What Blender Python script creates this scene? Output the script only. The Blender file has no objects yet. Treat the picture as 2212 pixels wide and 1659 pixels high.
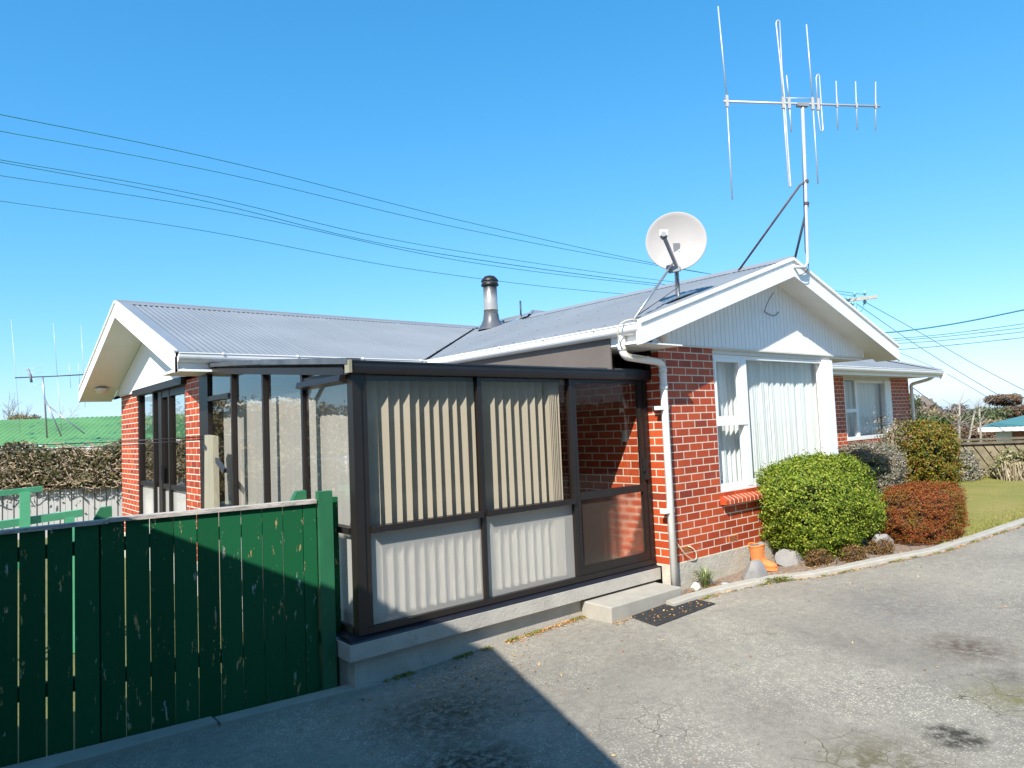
import bpy, bmesh, math, random
import numpy as np
from mathutils import Vector, Matrix

random.seed(7)
rng = np.random.default_rng(7)
scene = bpy.context.scene
COL = scene.collection

# ------------------------------------------------------------------ camera
RX, RY, RZ, FPX = 0.0604, -0.0424, 0.6969, 1518.8
CAM = np.array([-6.1878, -4.8682, 1.5673])
fw = np.array([math.sin(RZ)*math.cos(RX), math.cos(RZ)*math.cos(RX), math.sin(RX)])
rt = np.cross(fw, [0, 0, 1]); rt /= np.linalg.norm(rt); up = np.cross(rt, fw)
c_, s_ = math.cos(RY), math.sin(RY)
rt, up = c_*rt + s_*up, -s_*rt + c_*up
cam_data = bpy.data.cameras.new('camera')
cam_data.sensor_fit = 'HORIZONTAL'; cam_data.sensor_width = 36.0
cam_data.lens = 36.0*FPX/2212.0
cam_data.clip_start = 0.05; cam_data.clip_end = 3000
cam = bpy.data.objects.new('camera', cam_data); COL.objects.link(cam)
cam.matrix_world = Matrix(((rt[0], up[0], -fw[0], CAM[0]), (rt[1], up[1], -fw[1], CAM[1]),
                           (rt[2], up[2], -fw[2], CAM[2]), (0, 0, 0, 1)))
scene.camera = cam
scene.render.resolution_x = 1024; scene.render.resolution_y = 768

# ------------------------------------------------------------------ light
SUN = Vector((-0.655, -0.36, 0.668)).normalized()
elev = math.asin(SUN.z); azim = math.atan2(SUN.x, SUN.y)
world = bpy.data.worlds.new('World'); scene.world = world; world.use_nodes = True
wn = world.node_tree; bgn = wn.nodes['Background']
sky = wn.nodes.new('ShaderNodeTexSky'); sky.sky_type = 'NISHITA'; sky.sun_disc = False
sky.sun_elevation = elev; sky.sun_rotation = azim
sky.air_density = 1.0; sky.dust_density = 0.6; sky.ozone_density = 3.0; sky.altitude = 0
bgn.inputs['Strength'].default_value = 0.12
tint = wn.nodes.new('ShaderNodeMix'); tint.data_type = 'RGBA'; tint.blend_type = 'MULTIPLY'; tint.inputs[0].default_value = 1.0
tint.inputs[7].default_value = (0.56, 0.96, 1.10, 1)
wn.links.new(sky.outputs[0], tint.inputs[6]); sepc = wn.nodes.new('ShaderNodeSeparateColor'); cmbc = wn.nodes.new('ShaderNodeCombineColor')
wn.links.new(tint.outputs[2], sepc.inputs[0])
KS = 0.12*1.74                      # the camera's colour response to the sky, one curve per channel
for ch, (ga, sc_) in enumerate(((1.32, 1.38), (0.74, 0.88), (0.62, 1.06))):
    m1 = wn.nodes.new('ShaderNodeMath'); m1.operation = 'MULTIPLY'; m1.inputs[1].default_value = KS
    m2 = wn.nodes.new('ShaderNodeMath'); m2.operation = 'POWER'; m2.inputs[1].default_value = ga
    m3 = wn.nodes.new('ShaderNodeMath'); m3.operation = 'MULTIPLY'; m3.inputs[1].default_value = sc_/KS
    wn.links.new(sepc.outputs[ch], m1.inputs[0]); wn.links.new(m1.outputs[0], m2.inputs[0]); wn.links.new(m2.outputs[0], m3.inputs[0]); wn.links.new(m3.outputs[0], cmbc.inputs[ch])
wn.links.new(cmbc.outputs[0], bgn.inputs['Color'])
sl = bpy.data.lights.new('sun', 'SUN'); sl.energy = 5.0; sl.angle = math.radians(0.53); sl.color = (1.0, 0.945, 0.86)
so = bpy.data.objects.new('sun', sl); COL.objects.link(so)
so.rotation_euler = SUN.to_track_quat('Z', 'Y').to_euler(); so.location = (-20, -12, 25)
scene.view_settings.view_transform = 'Standard'; scene.view_settings.look = 'None'
scene.view_settings.exposure = 0.80; scene.view_settings.gamma = 1.0
try: scene.view_settings.use_curve_mapping = False
except Exception: pass
try:
    scene.cycles.transparent_max_bounces = 16; scene.cycles.max_bounces = 10
except Exception: pass

# ------------------------------------------------------------------ materials
def new_mat(name):
    m = bpy.data.materials.new(name); m.use_nodes = True
    return m, m.node_tree, m.node_tree.nodes['Principled BSDF']
def node(nt, t, **kw):
    n = nt.nodes.new(t)
    for k, v in kw.items():
        if k.startswith('i_'): n.inputs[k[2:].replace('_', ' ')].default_value = v
        else: setattr(n, k, v)
    return n
def ramp(nt, fac, stops):
    r = nt.nodes.new('ShaderNodeValToRGB'); e = r.color_ramp.elements
    while len(e) > 1: e.remove(e[-1])
    e[0].position = stops[0][0]; e[0].color = (*stops[0][1], 1) if len(stops[0][1]) == 3 else stops[0][1]
    for p, c in stops[1:]:
        x = e.new(p); x.color = (*c, 1)
    nt.links.new(fac, r.inputs['Fac']); return r
def mixc(nt, fac, a, b, mode='MIX'):
    n = nt.nodes.new('ShaderNodeMix'); n.data_type = 'RGBA'; n.blend_type = mode
    for sock, v in ((n.inputs[0], fac), (n.inputs[6], a), (n.inputs[7], b)):
        if isinstance(v, (int, float)): sock.default_value = v
        elif isinstance(v, tuple): sock.default_value = (*v, 1) if len(v) == 3 else v
        else: nt.links.new(v, sock)
    return n.outputs[2]
def objco(nt, scale=(1, 1, 1)):
    tc = nt.nodes.new('ShaderNodeTexCoord'); mp = nt.nodes.new('ShaderNodeMapping')
    mp.inputs['Scale'].default_value = scale; nt.links.new(tc.outputs['Object'], mp.inputs['Vector'])
    return mp.outputs['Vector']
def noise(nt, vec, scale, detail=4, rough=0.55):
    n = nt.nodes.new('ShaderNodeTexNoise'); n.inputs['Scale'].default_value = scale
    n.inputs['Detail'].default_value = detail; n.inputs['Roughness'].default_value = rough
    nt.links.new(vec, n.inputs['Vector']); return n.outputs['Fac']
def bump(nt, h, bsdf, strength=0.3, dist=0.01):
    b = nt.nodes.new('ShaderNodeBump'); b.inputs['Strength'].default_value = strength
    b.inputs['Distance'].default_value = dist
    nt.links.new(h, b.inputs['Height']); nt.links.new(b.outputs[0], bsdf.inputs['Normal'])
def plain(name, col, rough=0.5, metal=0.0, vary=0.12, scale=6, bmp=0.0, stretch=(1, 1, 1), spec=0.5, dirt=None, bscale=None):
    m, nt, b = new_mat(name)
    v = objco(nt, stretch); f = noise(nt, v, scale, 5)
    lo = tuple(c*(1-vary) for c in col); hi = tuple(min(1, c*(1+vary)) for c in col)
    r = ramp(nt, f, [(0.3, lo), (0.7, hi)]); out = r.outputs[0]
    if dirt:
        f2 = noise(nt, v, dirt[1], 6, 0.65)
        r2 = ramp(nt, f2, [(dirt[2], (0, 0, 0)), (dirt[2]+0.12, (1, 1, 1))])
        out = mixc(nt, r2.outputs[0], out, dirt[0])
    nt.links.new(out, b.inputs['Base Color'])
    b.inputs['Roughness'].default_value = rough; b.inputs['Metallic'].default_value = metal
    b.inputs['Specular IOR Level'].default_value = spec
    if bmp: bump(nt, noise(nt, v, bscale or scale*4, 6, 0.6), b, bmp, 0.01)
    return m
M = {}
M['white'] = plain('white_paint', (0.80, 0.80, 0.78), 0.45, vary=0.03, scale=3, dirt=((0.62, 0.60, 0.54), 2.2, 0.66))
M['white_board'] = plain('white_cladding_paint', (0.78, 0.79, 0.79), 0.5, vary=0.03, scale=4)
M['soffit'] = plain('soffit_paint', (0.80, 0.79, 0.77), 0.6, vary=0.03, scale=2)
M['pvc'] = plain('white_pvc', (0.80, 0.79, 0.75), 0.3, vary=0.03, scale=5)
M['cream'] = plain('cream_trim', (0.62, 0.60, 0.54), 0.5, vary=0.05)
M['mortar'] = plain('mortar', (0.60, 0.55, 0.44), 0.9, vary=0.12, scale=30, bmp=0.4)
M['roof'] = plain('grey_roof_iron', (0.185, 0.200, 0.215), 0.42, vary=0.09, scale=0.8, spec=0.4)
M['roofcap'] = plain('grey_roof_flashing', (0.200, 0.220, 0.245), 0.4, vary=0.05, scale=2)
M['valley'] = plain('valley_tray', (0.03, 0.035, 0.045), 0.7)
M['screw'] = plain('roof_screw', (0.12, 0.13, 0.145), 0.5)
M['bronze'] = plain('bronze_aluminium', (0.014, 0.0105, 0.0095), 0.42, vary=0.12, scale=4, spec=0.5)
M['bronze_gutter'] = plain('dark_gutter', (0.014, 0.015, 0.021), 0.35, vary=0.15, scale=5)
M['flash_dark'] = plain('dark_flashing', (0.075, 0.082, 0.095), 0.4, vary=0.3, scale=5)
M['brown_panel'] = plain('brown_sheet', (0.125, 0.105, 0.09), 0.55, vary=0.10, scale=2, dirt=((0.35, 0.33, 0.30), 7, 0.74))
M['concrete'] = plain('concrete', (0.34, 0.32, 0.275), 0.9, vary=0.10, scale=5, bmp=0.35, bscale=60, dirt=((0.27, 0.25, 0.21), 3.0, 0.60))
M['render'] = plain('rough_render', (0.44, 0.41, 0.34), 0.95, vary=0.12, scale=8, bmp=0.9, bscale=38)
M['plinth'] = plain('painted_plinth', (0.43, 0.40, 0.35), 0.9, vary=0.12, scale=4, bmp=0.6, bscale=45, dirt=((0.25, 0.25, 0.24), 2.5, 0.62))
M['steel'] = plain('galvanised_steel', (0.34, 0.36, 0.38), 0.35, metal=0.7, vary=0.12, scale=9)
M['alu'] = plain('antenna_aluminium', (0.50, 0.51, 0.53), 0.4, metal=0.25, vary=0.05, scale=9)
M['rust'] = plain('rusty_steel', (0.075, 0.05, 0.055), 0.6, vary=0.4, scale=14)
M['darkmetal'] = plain('dark_metal', (0.03, 0.04, 0.055), 0.5)
M['dish'] = plain('dish_paint', (0.35, 0.335, 0.325), 0.7, vary=0.03)
M['dishgrey'] = plain('dish_arm_grey', (0.20, 0.22, 0.24), 0.45)
M['black'] = plain('black_plastic', (0.012, 0.012, 0.013), 0.45)
M['cable'] = plain('dark_cable', (0.05, 0.10, 0.12), 0.6)
M['wire'] = plain('power_wire', (0.05, 0.24, 0.30), 0.6)
M['cablewhite'] = plain('pale_cable', (0.62, 0.55, 0.42), 0.6)
M['terracotta'] = plain('terracotta', (0.62, 0.20, 0.055), 0.75, vary=0.12, scale=12, bmp=0.25, bscale=90)
M['rock'] = plain('grey_rock', (0.245, 0.235, 0.225), 0.92, vary=0.15, scale=9, bmp=0.6, bscale=40, dirt=((0.33, 0.31, 0.27), 6, 0.6))
M['rockpale'] = plain('pale_stone', (0.70, 0.65, 0.53), 0.85, vary=0.1, scale=15, bmp=0.4)
M['rockblue'] = plain('flat_river_stone', (0.36, 0.38, 0.38), 0.7, vary=0.08, scale=12)
M['soil'] = plain('garden_soil', (0.21, 0.155, 0.115), 1.0, vary=0.4, scale=22, bmp=1.0, bscale=60, dirt=((0.42, 0.34, 0.25), 40, 0.60))
M['rubber'] = plain('rubber_mat', (0.035, 0.036, 0.038), 0.8, vary=0.4, scale=40, bmp=0.8, bscale=120)
M['greypaint_fence'] = plain('grey_fence_sheet', (0.30, 0.30, 0.29), 0.6, vary=0.08, scale=2)
M['brownwood'] = plain('brown_timber', (0.13, 0.095, 0.065), 0.8, vary=0.25, scale=5, stretch=(1, 1, 0.3))
M['rfence'] = plain('old_fence_timber', (0.20, 0.165, 0.10), 0.85, vary=0.3, scale=5)
M['rfencedark'] = plain('old_fence_rail', (0.12, 0.10, 0.065), 0.85, vary=0.3, scale=5)
M['palewood'] = plain('pale_timber', (0.27, 0.25, 0.18), 0.8, vary=0.15, scale=6, stretch=(6, 6, 0.6), bmp=0.3)
M['weathered'] = plain('weathered_timber', (0.40, 0.36, 0.32), 0.85, vary=0.35, scale=9, stretch=(0.5, 3, 3), bmp=0.5, dirt=((0.12, 0.12, 0.11), 12, 0.56))
M['greenrail'] = plain('green_rail_paint', (0.09, 0.36, 0.19), 0.5, vary=0.1, scale=5)
M['greenroof'] = plain('green_roof_iron', (0.10, 0.235, 0.072), 0.5, vary=0.2, scale=0.8, dirt=((0.04, 0.13, 0.05), 1.6, 0.54))
M['tealroof'] = plain('teal_roof_iron', (0.06, 0.17, 0.17), 0.5, vary=0.05, scale=1)
M['farbrick'] = plain('far_brick', (0.26, 0.10, 0.06), 0.8, vary=0.2, scale=2)
M['bark'] = plain('grey_bark', (0.20, 0.17, 0.14), 0.9, vary=0.25, scale=8)
M['palebark'] = plain('pale_bark', (0.27, 0.24, 0.20), 0.85, vary=0.25, scale=5)
M['vinestem'] = plain('dry_vine_stem', (0.30, 0.23, 0.16), 0.9, vary=0.3, scale=5)
M['floor'] = plain('tile_floor', (0.25, 0.22, 0.19), 0.5)
M['interior'] = plain('interior_wall', (0.30, 0.27, 0.23), 0.8)
M['garagewall'] = plain('garage_cladding', (0.35, 0.33, 0.30), 0.8)
M['outlet'] = plain('switch_plate', (0.6, 0.58, 0.52), 0.4)
M['lampglobe'] = plain('lamp_globe', (0.72, 0.66, 0.58), 0.3, vary=0.02)
M['bluegreen'] = plain('insulator', (0.20, 0.45, 0.48), 0.2, vary=0.1)
M['crossarm'] = plain('crossarm_timber', (0.34, 0.31, 0.27), 0.85, vary=0.2, scale=3)

def mk_brick():
    m, nt, b = new_mat('red_brick')
    oi = nt.nodes.new('ShaderNodeObjectInfo'); ge = nt.nodes.new('ShaderNodeNewGeometry')
    add = node(nt, 'ShaderNodeMath', operation='ADD'); nt.links.new(oi.outputs['Random'], add.inputs[0])
    nt.links.new(ge.outputs['Random Per Island'], add.inputs[1])
    fr = node(nt, 'ShaderNodeMath', operation='FRACT'); nt.links.new(add.outputs[0], fr.inputs[0])
    r = ramp(nt, fr.outputs[0], [(0.0, (0.34, 0.042, 0.010)), (0.35, (0.43, 0.060, 0.013)), (0.7, (0.50, 0.078, 0.018)), (0.93, (0.40, 0.050, 0.012)), (1.0, (0.24, 0.034, 0.014))])
    tc = nt.nodes.new('ShaderNodeTexCoord'); v = tc.outputs['Object']
    f = noise(nt, v, 60, 5); r2 = ramp(nt, f, [(0.3, (0.84, 0.84, 0.84)), (0.7, (1.1, 1.1, 1.1))])
    o = mixc(nt, 1.0, r.outputs[0], r2.outputs[0], 'MULTIPLY')
    f3 = noise(nt, ge.outputs['Position'], 3.1, 5, 0.7); r3 = ramp(nt, f3, [(0.60, (0, 0, 0)), (0.75, (0.28, 0.28, 0.28))])
    o = mixc(nt, r3.outputs[0], o, (0.52, 0.30, 0.22))
    f4 = noise(nt, ge.outputs['Position'], 0.9, 6, 0.7); r4 = ramp(nt, f4, [(0.45, (1, 1, 1)), (0.72, (0.66, 0.62, 0.62))])
    o = mixc(nt, 1.0, o, r4.outputs[0], 'MULTIPLY')
    nt.links.new(o, b.inputs['Base Color']); b.inputs['Roughness'].default_value = 0.62
    bump(nt, f, b, 0.25, 0.004); return m
M['brick'] = mk_brick()

def mk_leaf(name, stops, rough=0.5, trans=0.25, patch=None, spec=0.5):
    m, nt, b = new_mat(name)
    ge = nt.nodes.new('ShaderNodeNewGeometry')
    r = ramp(nt, ge.outputs['Random Per Island'], stops); o = r.outputs[0]
    if patch:
        f = noise(nt, objco(nt), patch[1], 4); rr = ramp(nt, f, [(patch[2], (0, 0, 0)), (patch[2]+0.15, (1, 1, 1))])
        o = mixc(nt, rr.outputs[0], o, patch[0])
    nt.links.new(o, b.inputs['Base Color']); b.inputs['Roughness'].default_value = rough
    b.inputs['Specular IOR Level'].default_value = spec
    tr = nt.nodes.new('ShaderNodeBsdfTranslucent'); nt.links.new(o, tr.inputs['Color'])
    mx = nt.nodes.new('ShaderNodeMixShader'); mx.inputs[0].default_value = trans
    nt.links.new(b.outputs[0], mx.inputs[1]); nt.links.new(tr.outputs[0], mx.inputs[2])
    nt.links.new(mx.outputs[0], nt.nodes['Material Output'].inputs['Surface']); return m
M['leaf_green'] = mk_leaf('bush_leaf_green', [(0, (0.05, 0.11, 0.010)), (0.35, (0.12, 0.19, 0.016)), (0.75, (0.25, 0.31, 0.03)), (0.97, (0.36, 0.37, 0.05)), (1, (0.36, 0.25, 0.10))], 0.5, 0.2, spec=0.25)
M['leaf_red'] = mk_leaf('bush_leaf_russet', [(0, (0.15, 0.040, 0.012)), (0.5, (0.30, 0.070, 0.022)), (0.85, (0.27, 0.12, 0.03)), (1, (0.10, 0.12, 0.02))], 0.7, 0.2, ((0.17, 0.13, 0.02), 1.8, 0.52), spec=0.2)
M['leaf_olive'] = mk_leaf('shrub_leaf_olive', [(0, (0.05, 0.08, 0.015)), (0.4, (0.14, 0.15, 0.02)), (0.75, (0.26, 0.19, 0.025)), (0.93, (0.22, 0.10, 0.02)), (1, (0.30, 0.09, 0.02))], 0.5, 0.2, spec=0.3)
M['leaf_lav'] = mk_leaf('shrub_leaf_grey', [(0, (0.10, 0.12, 0.06)), (0.5, (0.20, 0.19, 0.12)), (0.8, (0.30, 0.25, 0.22)), (1, (0.38, 0.31, 0.30))], 0.7, 0.15)
M['leaf_dry'] = mk_leaf('plant_leaf_dry', [(0, (0.10, 0.12, 0.04)), (0.5, (0.22, 0.21, 0.08)), (1, (0.42, 0.35, 0.22))], 0.7, 0.2)
M['leaf_vine'] = mk_leaf('vine_leaf', [(0, (0.03, 0.04, 0.01)), (0.45, (0.075, 0.075, 0.022)), (0.7, (0.14, 0.10, 0.045)), (1, (0.22, 0.16, 0.085))], 0.5, 0.15)
M['leaf_hill1'] = mk_leaf('tree_leaf_green', [(0, (0.05, 0.075, 0.03)), (1, (0.12, 0.14, 0.05))], 0.7, 0.2)
M['leaf_hill2'] = mk_leaf('tree_leaf_rust', [(0, (0.11, 0.07, 0.045)), (1, (0.20, 0.125, 0.07))], 0.7, 0.2)
M['leaf_hill3'] = mk_leaf('tree_leaf_tan', [(0, (0.16, 0.13, 0.07)), (1, (0.30, 0.23, 0.13))], 0.7, 0.2)
M['leaf_hill4'] = mk_leaf('tree_leaf_grey', [(0, (0.13, 0.10, 0.085)), (1, (0.20, 0.16, 0.13))], 0.7, 0.2)
M['leaf_gold'] = mk_leaf('hedge_leaf_gold', [(0, (0.14, 0.10, 0.03)), (1, (0.34, 0.25, 0.10))], 0.7, 0.2)
M['leaf_heath'] = mk_leaf('heather_leaf', [(0, (0.06, 0.06, 0.015)), (0.5, (0.14, 0.08, 0.02)), (1, (0.28, 0.13, 0.05))], 0.7, 0.15)
M['blade'] = mk_leaf('grass_blade', [(0, (0.10, 0.15, 0.04)), (0.6, (0.24, 0.30, 0.12)), (1, (0.42, 0.42, 0.25))], 0.5, 0.25)
M['litter'] = mk_leaf('fallen_leaf', [(0, (0.30, 0.12, 0.03)), (0.5, (0.45, 0.24, 0.06)), (0.85, (0.55, 0.40, 0.18)), (1, (0.50, 0.13, 0.03))], 0.7, 0.1)
M['moss'] = mk_leaf('edge_weed', [(0, (0.10, 0.13, 0.02)), (0.6, (0.22, 0.24, 0.04)), (1, (0.36, 0.32, 0.08))], 0.7, 0.1)
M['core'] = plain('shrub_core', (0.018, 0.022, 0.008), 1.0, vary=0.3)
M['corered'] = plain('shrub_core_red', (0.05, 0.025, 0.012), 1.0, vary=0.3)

def mk_glass(name, tint=(0.82, 0.84, 0.82), f0=0.08, rough=0.0, power=5.0):
    m, nt, b = new_mat(name); nt.nodes.remove(b)
    tr = node(nt, 'ShaderNodeBsdfTransparent'); tr.inputs['Color'].default_value = (*tint, 1)
    gl = node(nt, 'ShaderNodeBsdfGlossy'); gl.inputs['Roughness'].default_value = rough
    ge = nt.nodes.new('ShaderNodeNewGeometry'); dt = node(nt, 'ShaderNodeVectorMath', operation='DOT_PRODUCT')
    nt.links.new(ge.outputs['Normal'], dt.inputs[0]); nt.links.new(ge.outputs['Incoming'], dt.inputs[1])
    ab = node(nt, 'ShaderNodeMath', operation='ABSOLUTE'); nt.links.new(dt.outputs['Value'], ab.inputs[0])
    om = node(nt, 'ShaderNodeMath', operation='SUBTRACT'); om.inputs[0].default_value = 1.0; nt.links.new(ab.outputs[0], om.inputs[1])
    pw = node(nt, 'ShaderNodeMath', operation='POWER'); pw.inputs[1].default_value = power; nt.links.new(om.outputs[0], pw.inputs[0])
    fr = node(nt, 'ShaderNodeMath', operation='MULTIPLY_ADD'); fr.inputs[1].default_value = 1-f0; fr.inputs[2].default_value = f0
    nt.links.new(pw.outputs[0], fr.inputs[0])
    mx = nt.nodes.new('ShaderNodeMixShader')
    nt.links.new(fr.outputs[0], mx.inputs[0]); nt.links.new(tr.outputs[0], mx.inputs[1]); nt.links.new(gl.outputs[0], mx.inputs[2])
    nt.links.new(mx.outputs[0], nt.nodes['Material Output'].inputs['Surface']); return m
M['glass'] = mk_glass('clear_glass', (0.93, 0.95, 0.94), 0.06)
M['glass_tint'] = mk_glass('tinted_glass', (0.80, 0.77, 0.71), 0.03)
M['glass_side'] = mk_glass('side_glass', (0.90, 0.90, 0.89), 0.21, power=4.0)
def mk_frost(name='frosted_glass', t=0.32, d=0.32, rough=0.40, col=(0.84, 0.82, 0.76)):
    m, nt, b = new_mat(name); nt.nodes.remove(b)
    tr = node(nt, 'ShaderNodeBsdfTransparent'); tr.inputs['Color'].default_value = (0.96, 0.95, 0.92, 1)
    rf = node(nt, 'ShaderNodeBsdfRefraction'); rf.inputs['IOR'].default_value = 1.12; rf.inputs['Roughness'].default_value = rough
    rf.inputs['Color'].default_value = (0.97, 0.96, 0.93, 1)
    df = node(nt, 'ShaderNodeBsdfDiffuse'); df.inputs['Color'].default_value = (*col, 1)
    m1 = nt.nodes.new('ShaderNodeMixShader'); m1.inputs[0].default_value = 1-t
    nt.links.new(tr.outputs[0], m1.inputs[1]); nt.links.new(rf.outputs[0], m1.inputs[2])
    m2 = nt.nodes.new('ShaderNodeMixShader'); m2.inputs[0].default_value = d
    nt.links.new(m1.outputs[0], m2.inputs[1]); nt.links.new(df.outputs[0], m2.inputs[2])
    nt.links.new(m2.outputs[0], nt.nodes['Material Output'].inputs['Surface']); return m
M['frost'] = mk_frost()
M['frost_door'] = mk_frost('frosted_door_glass', 0.05, 0.05, 0.50, (0.7, 0.6, 0.5))
def mk_fabric(name, col, trans, holes=0.0):
    m, nt, b = new_mat(name); b.inputs['Base Color'].default_value = (*col, 1); b.inputs['Roughness'].default_value = 0.9
    b.inputs['Specular IOR Level'].default_value = 0.1
    t = node(nt, 'ShaderNodeBsdfTranslucent'); t.inputs['Color'].default_value = (*col, 1)
    mx = nt.nodes.new('ShaderNodeMixShader'); mx.inputs[0].default_value = trans
    nt.links.new(b.outputs[0], mx.inputs[1]); nt.links.new(t.outputs[0], mx.inputs[2]); o = mx.outputs[0]
    if holes:
        tp = nt.nodes.new('ShaderNodeBsdfTransparent'); m2 = nt.nodes.new('ShaderNodeMixShader'); m2.inputs[0].default_value = holes
        nt.links.new(o, m2.inputs[1]); nt.links.new(tp.outputs[0], m2.inputs[2]); o = m2.outputs[0]
    nt.links.new(o, nt.nodes['Material Output'].inputs['Surface']); return m
M['blind'] = mk_fabric('blind_fabric', (0.58, 0.56, 0.51), 0.16)
M['net'] = mk_fabric('net_curtain', (0.86, 0.88, 0.87), 0.20, 0.06)

def mk_greenpaint():
    m, nt, b = new_mat('peeling_green_paint')
    oi = nt.nodes.new('ShaderNodeObjectInfo')
    ge = nt.nodes.new('ShaderNodeNewGeometry')
    base = ramp(nt, oi.outputs['Random'], [(0, (0.007, 0.075, 0.028)), (0.5, (0.009, 0.090, 0.034)), (1, (0.011, 0.102, 0.040))]).outputs[0]
    mp = nt.nodes.new('ShaderNodeMapping'); mp.inputs['Scale'].default_value = (9, 9, 2.2)
    nt.links.new(ge.outputs['Position'], mp.inputs['Vector'])
    f = noise(nt, mp.outputs[0], 2.4, 8, 0.72)
    chip = ramp(nt, f, [(0.614, (0, 0, 0)), (0.632, (0.9, 0.9, 0.9))])
    mp2 = nt.nodes.new('ShaderNodeMapping'); mp2.inputs['Scale'].default_value = (4, 4, 3)
    nt.links.new(ge.outputs['Position'], mp2.inputs['Vector'])
    f2 = noise(nt, mp2.outputs[0], 1.7, 3); wood = ramp(nt, f2, [(0.40, (0.34, 0.36, 0.38)), (0.52, (0.50, 0.31, 0.13))])
    o = mixc(nt, chip.outputs[0], base, wood.outputs[0])
    nt.links.new(o, b.inputs['Base Color']); b.inputs['Roughness'].default_value = 0.6; b.inputs['Specular IOR Level'].default_value = 0.12
    mp3 = nt.nodes.new('ShaderNodeMapping'); mp3.inputs['Scale'].default_value = (40, 40, 1.5)
    nt.links.new(ge.outputs['Position'], mp3.inputs['Vector'])
    bump(nt, noise(nt, mp3.outputs[0], 2, 4), b, 0.25, 0.004); return m
M['green'] = mk_greenpaint()
M['greenpost'] = plain('green_post_paint', (0.014, 0.12, 0.050), 0.6, vary=0.15, scale=4, stretch=(3, 3, 0.6), dirt=((0.30, 0.42, 0.30), 14, 0.68))

def mk_asphalt():
    m, nt, b = new_mat('worn_asphalt'); v = objco(nt)
    big = noise(nt, v, 0.55, 5, 0.6)
    base = ramp(nt, big, [(0.30, (0.205, 0.189, 0.162)), (0.50, (0.268, 0.247, 0.209)), (0.70, (0.325, 0.300, 0.248))]).outputs[0]
    # bare chip zones
    vo = node(nt, 'ShaderNodeTexVoronoi'); vo.inputs['Scale'].default_value = 62; nt.links.new(v, vo.inputs['Vector'])
    ch = ramp(nt, vo.outputs['Distance'], [(0.32, (1, 1, 1)), (0.48, (0, 0, 0))]).outputs[0]
    zone = ramp(nt, noise(nt, v, 0.9, 5, 0.65), [(0.42, (0.08, 0.08, 0.08)), (0.62, (0.85, 0.85, 0.85))]).outputs[0]
    pick = ramp(nt, vo.outputs['Color'], [(0.45, (0, 0, 0)), (0.6, (1, 1, 1))]).outputs[0]
    k = mixc(nt, 1.0, ch, zone, 'MULTIPLY'); k = mixc(nt, 1.0, k, pick, 'MULTIPLY')
    base = mixc(nt, k, base, (0.54, 0.52, 0.42))
    fine = ramp(nt, noise(nt, v, 150, 3, 0.7), [(0.30, (0.62, 0.62, 0.62)), (0.70, (1.28, 1.28, 1.28))]).outputs[0]
    base = mixc(nt, 0.9, base, fine, 'MULTIPLY')
    mid = ramp(nt, noise(nt, v, 14, 5, 0.7), [(0.30, (0.82, 0.82, 0.83)), (0.70, (1.14, 1.14, 1.12))]).outputs[0]
    base = mixc(nt, 1.0, base, mid, 'MULTIPLY')
    # cracks in patches
    wv = nt.nodes.new('ShaderNodeMapping'); nt.links.new(v, wv.inputs['Vector'])
    dn = node(nt, 'ShaderNodeTexNoise'); dn.inputs['Scale'].default_value = 5; dn.inputs['Detail'].default_value = 5; nt.links.new(v, dn.inputs['Vector'])
    vm = node(nt, 'ShaderNodeVectorMath', operation='MULTIPLY_ADD'); vm.inputs[1].default_value = (0.16, 0.16, 0.16)
    nt.links.new(dn.outputs['Color'], vm.inputs[0]); nt.links.new(v, vm.inputs[2])
    vc = node(nt, 'ShaderNodeTexVoronoi', feature='DISTANCE_TO_EDGE'); vc.inputs['Scale'].default_value = 4.2; nt.links.new(vm.outputs[0], vc.inputs['Vector'])
    cr = ramp(nt, vc.outputs['Distance'], [(0.004, (1, 1, 1)), (0.014, (0, 0, 0))]).outputs[0]
    def blob(x, y, r, soft):
        d = node(nt, 'ShaderNodeVectorMath', operation='DISTANCE'); d.inputs[1].default_value = (x, y, -0.27)
        nt.links.new(vm.outputs[0], d.inputs[0]); return ramp(nt, d.outputs['Value'], [(max(0, r-soft), (1, 1, 1)), (r, (0, 0, 0))]).outputs[0]
    for (x, y, r) in ((-2.50, -1.72, 0.42), (-2.12, -3.0, 0.55), (-0.7, -3.2, 0.5), (-2.9, -1.0, 0.3)):
        kk = mixc(nt, 1.0, cr, blob(x, y, r, 0.2), 'MULTIPLY'); kk = mixc(nt, 1.0, kk, (0.85, 0.85, 0.85), 'MULTIPLY'); base = mixc(nt, kk, base, (0.06, 0.055, 0.035))
    # moss film and oil stains
    ms = ramp(nt, noise(nt, v, 2.3, 6, 0.7), [(0.62, (0, 0, 0)), (0.72, (0.55, 0.55, 0.55))]).outputs[0]
    base = mixc(nt, ms, base, (0.15, 0.14, 0.09))
    for (x, y, r, s, c) in STAINS:
        bl = blob(x, y, r, s); bl = mixc(nt, 1.0, bl, ramp(nt, noise(nt, v, 13, 7, 0.75), [(0.40, (0.10, 0.10, 0.10)), (0.56, (0.95, 0.95, 0.95))]).outputs[0], 'MULTIPLY')
        base = mixc(nt, bl, base, c)
    nt.links.new(base, b.inputs['Base Color']); b.inputs['Roughness'].default_value = 0.9; b.inputs['Specular IOR Level'].default_value = 0.08
    bump(nt, noise(nt, v, 110, 4, 0.7), b, 0.75, 0.008); return m

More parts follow.
